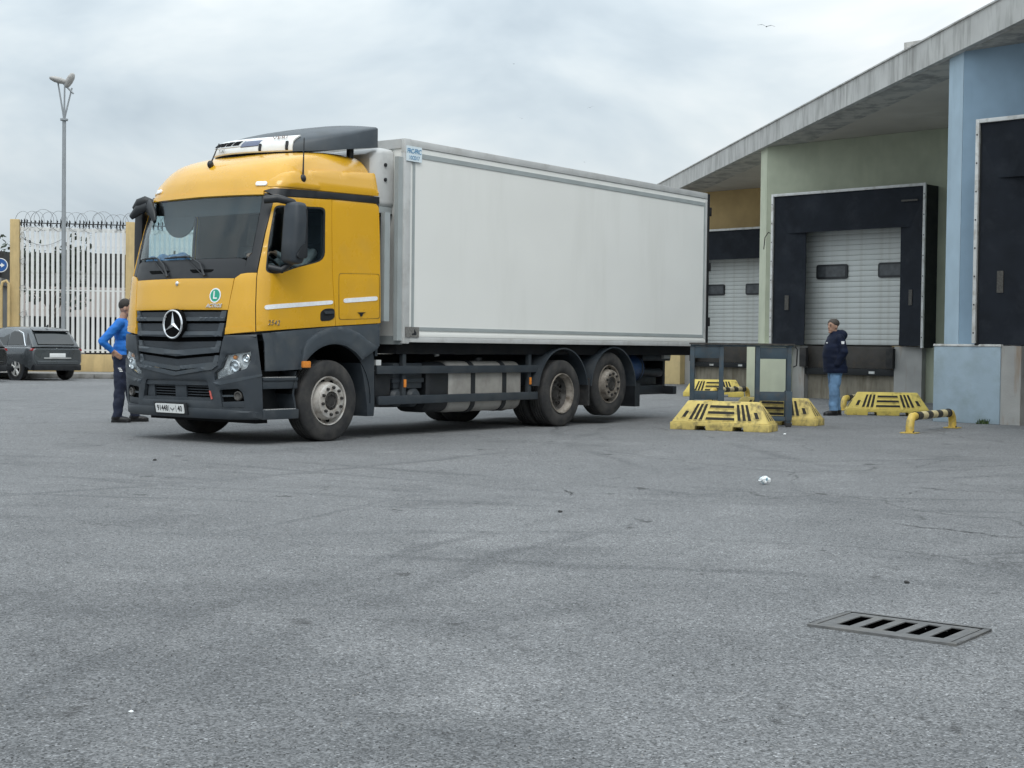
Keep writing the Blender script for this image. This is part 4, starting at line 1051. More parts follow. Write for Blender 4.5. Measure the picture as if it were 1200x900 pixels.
# rear end under the box
bt = MB(); bt.lathe([(.001, -.02), (.17, 0), (.235, .06), (.235, .58), (.17, .64), (.001, .66)], (7.14, .50, .86), (1, 0, 0), 24); bto = bt.build('blue_air_tank', 'tank_blue', truck, smooth=50)
for d in (.16, .52): MB().lathe([(.242, -.02), (.242, .02)], (7.14 + d, .50, .86), (1, 0, 0), 24).build('tank_band', 'plastic_black', bto, smooth=50)
mb = MB(); mb.box(7.17, 8.45, .30, .42, .42, .575); mb.box(8.38, 8.50, .10, 2.40, .42, .56); mb.build('underrun_bar', 'plastic_black', truck, bevel=.02)
mb = MB(); mb.box(7.2, 8.40, .45, .75, .575, .82); mb.tube([(7.7, .40, .80), (8.42, .40, .78)], .075, 10); mb.box(7.8, 8.7, .35, .85, .98, 1.10); mb.box(8.7, 8.78, .5, 2.0, .5, 1.2); mb.build('tail_lift_frame', 'plastic_black', truck, bevel=.02)
MB().box(8.40, 8.62, .30, .36, 1.02, 1.09).build('rear_lamp_bracket', 'alu', truck, bevel=.01)
for yy in (.35, 1.85): MB().box(8.502, 8.54, yy, yy + .30, .44, .54).build('tail_light', 'lamp_red', truck, bevel=.01)
# ---- cargo box
X0, X1, ZB, ZT, YN, YF = 1.315, 9.30, 1.235, 3.87, -.03, 2.55
cb = MB().box(X0 + .02, X1 - .03, YN + .03, YF - .03, ZB + .05, ZT - .04).build('cargo_box', 'box_white', truck)
for ya, yb_ in ((YN + .008, YN + .03), (YF - .03, YF - .008)):
    MB().box(X0 + .10, X1 - .10, ya, yb_, ZB + .12, ZT - .10).build('side_wall', 'box_white', cb)
for sgn in (1, -1):
    Y = (lambda a: YN + a) if sgn > 0 else (lambda a: YF - a)
    def bx(name, mat, s0, s1, a, b, z0, z1, bev=.006): MB().box(s0, s1, min(Y(a), Y(b)), max(Y(a), Y(b)), z0, z1).build(name, mat, cb, bevel=bev)
    bx('top_rail', 'alu', X0 + .13, X1 - .08, -.004, .05, ZT - .095, ZT)
    bx('bottom_rail', 'alu', X0 + .13, X1 - .08, -.004, .05, ZB, ZB + .07)
    bx('bottom_sill', 'box_white', X0 + .13, X1 - .08, .0, .05, ZB + .073, ZB + .125, .003)
    bx('front_corner_post', 'alu', X0, X0 + .125, -.006, .05, ZB - .02, ZT + .0, .012)
    bx('corner_cap', 'alu', X0 - .005, X0 + .135, -.012, .06, ZT - .19, ZT + .006, .02)
    bx('rear_corner_post', 'chassis', X1 - .075, X1, -.006, .06, ZB - .02, ZT - .01, .008)
    bx('rear_edge_strip', 'alu', X1 - .14, X1 - .08, -.001, .02, ZB + .13, ZT - .10, .002)
    bx('trim_line', 'box_trim', X0 + .22, X1 - .19, -.002, .02, ZT - .225, ZT - .165, 0)
    bx('trim_line', 'box_trim', X0 + .22, X1 - .19, -.002, .02, ZB + .155, ZB + .20, 0)
    bx('trim_line', 'box_trim', X0 + .17, X0 + .215, -.002, .02, ZB + .155, ZT - .165, 0)
    bx('trim_line', 'box_trim', X1 - .185, X1 - .15, -.002, .02, ZB + .155, ZT - .165, 0)
    for k in range(3): bx('door_hinge', 'chassis', X1 - .03, X1 + .04, -.02, .05, ZB + .35 + k * .95, ZB + .50 + k * .95)
MB().box(X0 + .0, X0 + .05, YN + .06, YF - .06, ZT - .12, ZT - .002).build('front_top_rail', 'alu', cb)
MB().box(X0 - .01, X0 + .06, YN + .06, YF - .06, ZB - .03, ZB + .08).build('front_bottom_rail', 'box_trim', cb)
MB().box(X0 - .09, X0, YN + .02, YN + .085, ZB + .02, ZT - .24).build('front_edge_profile', 'box_trim', cb)
stk = MB().box(X0 + .02, X0 + .325, YN - .020, YN - .0125, 3.585, 3.78).build('label_sticker', 'sticker_pale', truck)
def on_side(txt, s_, z, size, mat, parent, y, bold=.002, space=.9):
    o = obj('lettering', text_mesh(txt, size, mat, .001, bold=bold, space=space), parent); mm = Matrix(((1, 0, 0), (0, 0, 1), (0, -1, 0))).transposed().to_4x4()
    mm = Matrix((Vector((1, 0, 0)), Vector((0, 0, 1)), Vector((0, -1, 0)))).transposed().to_4x4(); mm.translation = (s_, y, z); o.matrix_local = mm
on_side('FRC-FRC', X0 + .172, 3.715, .085, 'sticker_blue', stk, YN - .022, .001, .82)
on_side('10/2017', X0 + .172, 3.63, .072, 'sticker_blue', stk, YN - .022, .0, .90)
pl = MB().box(X0 + .035, X0 + .305, YN - .018, YN - .010, 1.30, 1.435).build('maker_plate', 'sticker_grey', truck)
MB().prism([(X0 + .16, 1.33), (X0 + .25, 1.33), (X0 + .25, 1.355), (X0 + .21, 1.41), (X0 + .20, 1.355), (X0 + .16, 1.345)], YN - .021, YN - .017, axis=1).build('plate_mark', 'plastic_black', pl)
# refrigeration unit on the front wall
rf = []
for s_, k in ((X0 - .0, 0), (X0 - .20, 0), (X0 - .30, .03), (X0 - .36, .09)):
    rf.append([(s_, a, b) for a, b in rbox(.16 + k, 2.34 - k, 2.98 + k * .3, 3.74 - k, .07)])
rfo = MB().loft(rf).build('refrigeration_unit', 'alu', truck, smooth=40)
for z in (3.52, 3.33): MB().lathe([(.025, 0), (.025, .015), (.001, .02)], (X0 - .16, .158, z), (0, -1, 0), 12).build('bolt', 'plastic_black', rfo)
MB().box(X0 - .34, X0, .18, 2.32, 2.90, 2.985).build('unit_base', 'box_trim', rfo)
MB().box(X0 - .22, X0 - .0, .17, 2.33, 2.88, 2.90).build('unit_hose', 'plastic_black', rfo)
MB().box(.96, 1.02, .25, 2.25, 1.3, 2.85).build('cab_back_fairing', 'plastic_dark', truck)
MB().box(1.04, 1.14, .05, .12, 1.50, 2.90).build('coiled_hose_post', 'box_trim', truck)

# ================================================================== loading dock building
BA = radians(45)
CB = Vector((7.704, 25.367, 0)); PER = Vector((-1.2485, 12.208, 0)); U = PER.normalized()
TV = Vector((cos(BA), -sin(BA), 0)); NV = Vector((sin(BA), cos(BA), 0))   # along the wall, into the building
bld = thing('loading_dock_building', 'warehouse with blue, green and ochre loading docks under a concrete canopy', 'building', CB, -BA)
def W2L(p): d = Vector(p) - CB; return Vector((d.dot(TV), d.dot(NV), d.z))
perL = Vector((PER.dot(TV), PER.dot(NV), 0)); uL = perL.normalized(); inw = Vector((0, 1, 0))
HS = 6.36
def bayX(k): return perL * k
cols = {-1: ('plaster_ochre', 'plaster_yellow_pale_lit', 'plaster_yellow_pale_lit'), 0: ('plaster_blue', 'plaster_blue_lit', 'plinth_blue'), 1: ('plaster_green', 'plaster_green_pale_lit', 'plaster_green_pale_lit'), 2: ('plaster_ochre', 'plaster_yellow_pale_lit', 'plaster_yellow_pale_lit')}  # wall, fin (wall tone lightened as if lit), plinth
door_slat = None
for k in (0, 1, 2):
    wallm, finm, plm = cols[k]; o = bayX(k)
    def bx(name, mat, x0, x1, y0, y1, z0, z1, parent=bld, bev=0.0, sm=35):
        return MB().box(o.x + x0, o.x + x1, o.y + y0, o.y + y1, z0, z1).build(name, mat, parent, bevel=bev, smooth=sm)
    # wall above the dock, with the door opening (x 1.05..4.35, z 1.33..4.45)
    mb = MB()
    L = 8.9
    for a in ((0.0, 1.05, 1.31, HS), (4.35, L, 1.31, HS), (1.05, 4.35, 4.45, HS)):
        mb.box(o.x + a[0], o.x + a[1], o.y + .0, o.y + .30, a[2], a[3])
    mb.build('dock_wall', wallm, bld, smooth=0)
    # fin at the corner of the sawtooth
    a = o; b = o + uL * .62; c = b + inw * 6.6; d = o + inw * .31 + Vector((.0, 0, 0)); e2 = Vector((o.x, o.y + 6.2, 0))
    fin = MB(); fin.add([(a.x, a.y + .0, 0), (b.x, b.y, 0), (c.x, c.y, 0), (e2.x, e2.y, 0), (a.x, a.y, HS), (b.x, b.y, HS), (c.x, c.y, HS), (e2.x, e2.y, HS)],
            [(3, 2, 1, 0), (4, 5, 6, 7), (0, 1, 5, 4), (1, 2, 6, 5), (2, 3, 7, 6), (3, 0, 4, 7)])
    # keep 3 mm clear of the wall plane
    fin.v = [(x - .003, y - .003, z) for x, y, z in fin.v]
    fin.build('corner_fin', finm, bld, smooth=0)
    # plinth at the foot of the fin
    pl = bx('plinth', plm, -.16, 1.05, -.55, .30, 0, 1.285, bev=.012)
    if k == 0: bx('plinth_cap', 'cap_white', -.17, 1.06, -.56, -.004, 1.287, 1.325, bev=.008)
    else: bx('plinth_cap', plm, -.165, 1.055, -.555, -.004, 1.287, 1.315, bev=.006)
    # concrete dock face
    bx('dock_face', 'concrete_wall', 1.053, 1.40, -.30 if k else -.53, .28, 0, 1.30)
    bx('dock_face', 'concrete_wall', 3.90, 4.62 if k else 8.8, -.30, .28, 0, 1.30)
    if k: bx('dock_side_wall', wallm, 4.623, 8.8, -.12, .28, 0, 1.30)
    bx('dock_pit_wall', 'concrete_stained', 1.403, 3.897, -.12, .28, 0, .60)
    lv = bx('leveller_plate', 'leveller', 1.405, 3.895, -.16, .26, .76, 1.295, bev=.006)
    bx('leveller_lip', 'shelter_black', 1.405, 3.895, -.26, -.05, .60, .757, lv, bev=.008)
    for xx in (1.42, 3.83): bx('dock_bumper', 'rubber', xx - .09, xx + .10, -.42, -.303, .78, 1.25, bev=.015)
    for xx in (2.05, 3.2): bx('leveller_label', 'cap_white', xx, xx + .16, -.265, -.262, .64, .70, lv)
    # sectional door, slat by slat
    dd = bx('dock_door', 'shelter_black', 1.06, 4.34, .16, .24, 1.315, 4.44)
    nsl = 24; hz = (4.42 - 1.33) / nsl
    if door_slat is None:
        sl = MB(); sl.prism([(-.10 + .10, 0), (.0, 0), (-.006, .012), (-.010, hz * .3), (-.010, hz * .75), (-.004, hz - .006), (.03, hz - .006), (.03, 0)][1:], 0, 3.26, axis=0)
        door_slat = sl.mesh('door_slat', 'door_white', smooth=25)
    for i in range(nsl): obj('door_slat', door_slat, dd, (o.x + 1.07, o.y + .125, 1.33 + i * hz))
    for wx in (1.46, 3.20):
        fr = rounded([(wx, 2.95), (wx + .89, 2.95), (wx + .89, 3.31), (wx, 3.31)], .07)
        mb = MB(); mb.prism([(o.x + a_, b_) for a_, b_ in fr], o.y + .07, o.y + .125, axis=1); mb.build('window_frame', 'plastic_black', dd, smooth=30)
        fr2 = rounded([(wx + .05, 3.0), (wx + .84, 3.0), (wx + .84, 3.26), (wx + .05, 3.26)], .05)
        mb = MB(); mb.prism([(o.x + a_, b_) for a_, b_ in fr2], o.y + .064, o.y + .072, axis=1); mb.build('window_pane', 'pane_dark', dd, smooth=30)
    # dock shelter
    sh = bx('dock_shelter', 'shelter_black', .60, .66, -.58, -.004, 1.31, 5.03, sm=0)
    bx('shelter_flank', 'shelter_black', 4.74, 4.80, -.58, -.004, 1.28, 5.03, sh); bx('shelter_roof', 'shelter_black', .66, 4.74, -.58, -.004, 4.97, 5.03, sh)
    bx('frame_edge', 'frame_white', .575, .635, -.64, -.583, 1.34, 5.06, sh, .006); bx('frame_edge', 'frame_white', 4.765, 4.825, -.64, -.583, 1.27, 5.06, sh, .006)
    bx('frame_edge', 'frame_white', .637, 4.763, -.64, -.583, 4.995, 5.06, sh, .006)
    for i in range(8):
        z = 1.5 + i * .47
        for xx in (.605, 4.795): bx('frame_rivet', 'plastic_black', xx - .012, xx + .012, -.646, -.642, z, z + .025, sh)
    # curtains: head and two sides, with sag
    def curtain(name, x0, x1, z0, z1, y0, tilt, seed):
        nx, nz = 14, 14; vs = []; fs = []
        for i in range(nx + 1):
            for j in range(nz + 1):
                u = i / nx; v = j / nz; x = x0 + (x1 - x0) * u; z = z0 + (z1 - z0) * v
                y = y0 + tilt(u, v) + .02 * noise.noise(Vector((x * 1.3, z * 1.1, seed)))
                vs.append((o.x + x, o.y + y, z))
        n1_ = nz + 1
        for i in range(nx):
            for j in range(nz): a_ = i * n1_ + j; fs.append((a_, a_ + n1_, a_ + n1_ + 1, a_ + 1))
        c = len(vs); vs += [(x, y + .025, z) for x, y, z in vs]; fs += [tuple(c + i for i in reversed(f)) for f in fs]
        # rim
        ring = [i * n1_ for i in range(nx + 1)] + [nx * n1_ + j for j in range(1, n1_)] + [i * n1_ + nz for i in range(nx - 1, -1, -1)] + [j for j in range(nz - 1, 0, -1)]
        for i in range(len(ring)): a_, b_ = ring[i], ring[(i + 1) % len(ring)]; fs.append((a_, a_ + c, b_ + c, b_))
        return MB().add(vs, fs).build(name, 'shelter_navy', sh, smooth=50)
    curtain('side_curtain', .64, 1.45, 1.315, 4.97, -.575, lambda u, v: .16 * u + .03 * u * sin(v * 3), 1.1 + k)
    curtain('side_curtain', 4.08, 4.76, 1.315, 4.97, -.575, lambda u, v: .16 * (1 - u), 5.3 + k)
    curtain('head_curtain', .645, 4.755, 4.08, 4.985, -.60, lambda u, v: .10 * (1 - v), 9.7 + k)
    for xx, zz, f_ in ((.95, 2.18, lambda x: .16 * (x - .64) / .81), (4.36, 2.26, lambda x: .16 * (4.76 - x) / .68)):
        MB().hexa([(o.x + a_, o.y - .575 + f_(a_) - .018 + b_, c_) for c_ in (zz, zz + .36) for a_, b_ in ((xx, 0), (xx + .10, 0), (xx + .10, .02), (xx, .02))]).build('curtain_label', 'label_dull', sh, smooth=0)
    bx('curtain_label', 'label_dull', 4.20, 4.62, -.625, -.60, 4.66, 4.70, sh)
    if k == 1:
        mb = MB(); mb.tube([o + Vector(p) for p in ((.62, -.60, 4.06), (.50, -.63, 4.12), (.40, -.63, 4.0), (.36, -.62, 3.7))], .012, 6); mb.build('loose_cable', 'spike_black', sh)
# canopy slab and fascia
def canopy_poly(off0, off1, lo, hi):
    out = Vector((uL.y, -uL.x, 0)); out = out if out.y < 0 else -out
    p = uL * lo + out * off0; q = uL * hi + out * off0; r = uL * hi - out * off1; s = uL * lo - out * off1
    return [(v.x, v.y) for v in (p, q, r, s)]
cano = MB().prism(canopy_poly(.02, 16, -14, 40), HS + .003, HS + .40).build('canopy_slab', 'concrete_soffit', bld, smooth=0)
MB().prism(canopy_poly(.14, -.02, -14.0, 40.0), HS - .02, HS + .47).build('fascia', 'concrete_fascia', cano, smooth=0)
MB().prism(canopy_poly(.17, -.03, -14.01, 40.01), HS + .472, HS + .50).build('fascia_capping', 'concrete_fascia', cano, smooth=0)
# water-stained edge of the soffit
MB().prism(canopy_poly(-.03, .75, -13.9, 39.9), HS - .004, HS + .002).build('soffit_stain_edge', 'concrete_soffit_stain', cano, smooth=0)
MB().box(-2.3, -1.55, 1.95, 2.9, HS + .40, 7.12).build('roof_upstand', 'concrete_fascia', bld)
# body of the warehouse behind the sawtooth
out = Vector((uL.y, -uL.x, 0)); out = out if out.y < 0 else -out
a = uL * -14 - out * 7.4; b = uL * 42 - out * 7.4; c = uL * 42 - out * 30; d = uL * -14 - out * 30
MB().prism([(v.x, v.y) for v in (a, b, c, d)], 0, HS - .01).build('warehouse_body', 'plaster_ochre', bld, smooth=0)
# ================================================================== pavement, kerb, fence
FD = Vector((cos(radians(10)), sin(radians(10)), 0)); FN = Vector((-FD.y, FD.x, 0))
P1 = Vector((-16.93, 49.95, 0))                   # left fence post
def fl_(a, b=0.0, z=0.0): return P1 + FD * a + FN * b + Vector((0, 0, z))
frz = radians(10)
mb = MB()
q = [fl_(-14, -3.55), fl_(46, -3.55), fl_(46, 1.2), fl_(-14, 1.2)]
mb.prism([(v.x, v.y) for v in q], 0.004, .15); tag(mb.build('pavement', 'pavement', smooth=0), kind='structure')
kb = tag(obj('kerb', None), kind='structure')
ks = MB().box(0, .985, -.14, 0, .0, .155).mesh('kerb_stone', 'kerb_concrete', bevel=.015)
for i in range(44):
    o = obj('kerb_stone', ks, kb, fl_(-12 + i, -3.555, .002), frz)
fence = thing('perimeter_fence', 'white steel bar fence with yellow posts, spikes and coiled wire on top', 'fence', P1, frz)
SP = 3.80
NS = 6
bar_me = MB().box(-.047, .047, -.02, .02, .80, 5.02).mesh('bar', 'fence_white', smooth=0)
post_me = MB().box(-.15, .15, -.15, .15, .15, 5.30).mesh('post', 'post_yellow', bevel=.02)
spk = MB()
for i in range(6):
    a = i * pi / 3; spk.tube([(0, 0, 0), (.0, .10 * cos(a), .10 * sin(a))], [.016, .003], 4)
for i in range(NS + 1): obj('post', post_me, fence, (i * SP, 0, 0))
for i in range(NS):
    x0 = i * SP + .15; x1 = (i + 1) * SP - .15
    MB().box(x0, x1, -.11, .11, .15, .745).build('plinth_wall', 'post_yellow', fence, bevel=.01)
    for z in (.86, 2.9, 4.93): MB().box(x0, x1, .018, .068, z, z + (.12 if z > 4 else .05)).build('rail', 'fence_white', fence, smooth=0)
    n = 21; dx = (x1 - x0) / n
    for k in range(n): obj('bar', bar_me, fence, (x0 + dx * (k + .5), 0, 0))
    sb = MB(); sb.box(x0, x1, -.018, .018, 5.175, 5.21)
    xx = x0 + .05
    while xx < x1:
        r = random.uniform(.10, .16)
        sb.tube([(xx, 0, 5.19 - r), (xx, 0, 5.19 + r)], [.022, .014], 4)
        sb.tube([(xx - .03, 0, 5.19 - r * .6), (xx + .03, 0, 5.19 + r * .7)], .018, 4)
        xx += random.uniform(.075, .21)
    sb.build('spike_strip', 'spike_black', fence, smooth=0)
# razor wire coils
cw_ = MB(); rw = random.Random(9); x = .25
k = 0
while x < NS * SP:
    R_ = rw.uniform(.27, .40); an = (1 if k % 2 else -1) * rw.uniform(.35, .95); cz = 5.27 + rw.uniform(-.03, .06)
    cw_.tube([(x + R_ * cos(t) * cos(an), R_ * cos(t) * sin(an), cz + R_ * sin(t)) for t in [2 * pi * i / 22 for i in range(22)]], .008, 4, closed=True)
    x += rw.uniform(.14, .34); k += 1
cw_.build('razor_wire', 'wire_steel', fence)
lw = MB()
for j in range(4):
    pts_ = [(.22 + .10 * cos(a) * (1 + .3 * j), -.08, 4.7 - .9 * j - .12 * a + .34 * sin(a)) for a in [i * .35 for i in range(20)]]; lw.tube(pts_, .008, 4)
pts_ = [(.2 + .09 * i, -.06, 4.72 - .28 * sin(pi * i / 16)) for i in range(17)]; lw.tube(pts_, .008, 4)
lw.build('loose_wire', 'wire_steel', fence)
tag(bar_me and fence)
# lamp post on the pavement
lp = thing('street_lamp', 'tall grey lamp post with two cobra lamp heads in front of the fence', 'lamp post', fl_(1.68, -.75, .15), frz)
MB().tube([(0, 0, 0), (0, 0, .5), (0, 0, 8.5)], [.085, .08, .062], 14).build('pole', 'pole_grey', lp)
MB().lathe([(.06, 8.42), (.13, 8.44), (.13, 8.50), (.06, 8.52)], (0, 0, 0), (0, 0, 1), 14).build('collar', 'pole_grey', lp)
for dx, dy, zt in ((-.22, .05, 9.75), (.02, -.06, 9.75), (.24, .05, 9.55)):
    MB().tube([(0, 0, 8.48), (dx * .5, dy * .5, 8.48 + (zt - 8.48) * .5), (dx, dy, zt)], [.035, .028, .026], 8).build('arm', 'pole_grey', lp)
def lamp_head(p, d, L, tilt):
    d = Vector(d).normalized(); side_ = d.cross(Vector((0, 0, 1))).normalized(); upv = side_.cross(d); rings = []
    for t, w, h in ((0, .05, .04), (.12, .10, .08), (.4, .15, .11), (.7, .17, .10), (.92, .12, .06), (1.0, .03, .02)):
        c = Vector(p) + d * (t * L); rings.append([c + side_ * (w * cos(a)) + upv * (h * sin(a)) for a in [2 * pi * i / 12 for i in range(12)]])
    MB().loft(rings).build('lamp_head', 'lamp_grey', lp, smooth=60)
lamp_head((.10, 0, 9.72), (-1, -.1, .22), .60, 0); lamp_head((.05, .02, 9.55), (.45, -.2, .85), .55, 0)
MB().tube([(-.05, 0, 9.70), (.30, 0, 9.35)], .03, 8).build('cross_arm', 'pole_grey', lp)
# kiosk wall and round sign beside the left post
kk = thing('gate_hut', 'dark grey hut beside the left fence post', 'hut', fl_(-3.42, -.2), frz)
MB().box(0, 2.9, 0, 2.4, .15, 3.05).build('wall', 'house_grey', kk); 
MB().box(-.1, 3.02, -.12, 2.5, 3.052, 3.30).build('roof_edge', 'house_grey', kk, bevel=.02)
MB().box(-.05, 3.0, .02, 2.4, 3.302, 4.20).build('dark_upper_panel', 'house_dark', kk)
MB().box(2.40, 2.55, -.16, -.06, .15, 2.95).build('white_post', 'fence_white', kk)
mb = MB(); mb.tube([(3.02, -.1, .2), (3.02, -.1, 3.0), (3.06, -.1, 3.15), (3.18, -.1, 3.2), (3.26, -.1, 3.1), (3.26, -.1, 1.0)], .05, 8); mb.build('downpipe', 'post_yellow', kk)
sg = thing('round_sign', 'round blue traffic sign with white arrow on the hut', 'sign', fl_(-.42, -.36, 3.72), frz)
MB().lathe([(.001, 0), (.24, 0), (.24, .02), (.001, .02)], (0, 0, 0), (0, 1, 0), 28).build('rim', 'white_paint', sg)
MB().lathe([(.001, -.005), (.212, -.005), (.212, .001)], (0, 0, 0), (0, 1, 0), 28).build('disc', 'sign_blue', sg)
MB().prism([(-.13, -.025), (.03, -.025), (.03, -.08), (.14, 0), (.03, .08), (.03, .025), (-.13, .025)], -.012, -.006, axis=1).build('arrow', 'white_paint', sg)
# old buildings and scrub behind the fence
hb = thing('roadside_building', 'long pale low building with dark openings behind the white fence', 'building', fl_(-8, 20), frz)
MB().box(0, 60, 0, 7, 2.35, 3.75).build('pale_wall', 'house_pale', hb); MB().box(0, 60, .5, 7, 0, 2.35).build('lower_recess', 'house_dark', hb)
for i in range(24): MB().box(.3 + i * 2.5, .62 + i * 2.5, .02, .45, 0, 2.345).build('column', 'house_grey', hb)
rr_ = random.Random(21); x0 = 0.0; i = 0
while x0 < 46:
    w = rr_.uniform(1.2, 3.4); h = rr_.uniform(1.25, 1.85); y_ = .4 + (i % 3) * .5
    MB().box(x0, x0 + w, y_, 6, 3.752, 3.75 + h).build('rooftop_block', rr_.choice(['house_dark', 'house_dark', 'house_soot']), hb)
    for j in range(int(w / .6)):
        if rr_.random() < .45: MB().box(x0 + .1 + j * .6, x0 + .4 + j * .6, y_ - .12, y_ - .004, 3.95, 3.75 + h * rr_.uniform(.4, .8)).build('rooftop_opening', rr_.choice(['void_black', 'house_grey', 'tile_brown']), hb)
    x0 += w + .004; i += 1
for j in range(22):
    x = random.uniform(0, 40); dx = random.uniform(-1.0, 1.0); z = random.uniform(3.8, 4.4)
    MB().tube([(x, .3, z), (x + dx, .3, z + random.uniform(.4, 1.1))], .035, 5).build('timber', random.choice(['house_grey', 'tile_brown', 'house_dark']), hb)
MB().tube([(10.0, -.1, 3.7), (11.6, -.1, 2.4)], .10, 6).build('rusty_chute', 'tile_brown', hb)
def leafy_tree(name, label, loc, H, R, seed, nleaf=900):
    rnd = random.Random(seed)
    t = thing(name, label, 'tree', loc, 0, 'trees behind the fence')
    tr = MB(); tr.tube([(0, 0, 0), (.05, .02, H * .3), (.0, .05, H * .55)], [.16, .12, .07], 8)
    tips = []
    for i in range(9):
        a = rnd.uniform(0, 2 * pi); h0 = rnd.uniform(.3, .55) * H; e_ = Vector((R * .8 * cos(a), R * .8 * sin(a), H * rnd.uniform(.6, .98))); tips.append(e_)
        tr.tube([(0, .03, h0), Vector((0, .03, h0)).lerp(e_, .5) + Vector((0, 0, .2)), e_], [.06, .04, .015], 5)
    tr.build('trunk', 'bark', t)
    cr = MB()
    cl = [(tp, rnd.uniform(.35, .6) * R) for tp in tips] + [(Vector((rnd.uniform(-.5, .5) * R, rnd.uniform(-.5, .5) * R, H * rnd.uniform(.55, .9))), rnd.uniform(.3, .55) * R) for _ in range(8)]
    for _ in range(nleaf):
        c, r = rnd.choice(cl); d = Vector((rnd.gauss(0, 1), rnd.gauss(0, 1), rnd.gauss(0, 1))).normalized() * r * rnd.uniform(.3, 1) ** .5
        p = c + d; sz = rnd.uniform(.07, .15); n = Vector((rnd.gauss(0, 1), rnd.gauss(0, 1), rnd.gauss(0, 1))).normalized(); x = n.orthogonal().normalized() * sz; y = n.cross(x).normalized() * sz * .7
        cr.add([p - x, p - y, p + x, p + y], [(0, 1, 2, 3)])
    me = bpy.data.meshes.new('crown'); me.from_pydata(cr.v, [], cr.f); me.materials.append(MATS['leaf_dark']); obj('crown', me, t)
for i, (a, b, H, R, lab) in enumerate(((-.4, 12, 5.3, 1.5, 'dark bushy tree behind the fence just right of the left yellow post'), (3.9, 14, 5.1, 1.3, 'dark bushy tree behind the fence near the second yellow post'),
        (6.2, 13, 5.0, 1.6, 'dark tree behind the fence hidden behind the truck cab'), (-4.2, 14, 5.4, 1.7, 'dark tree rising behind the grey gate hut'))):
    leafy_tree('scrub_tree', lab, fl_(a, b), H, R, 11 + i)

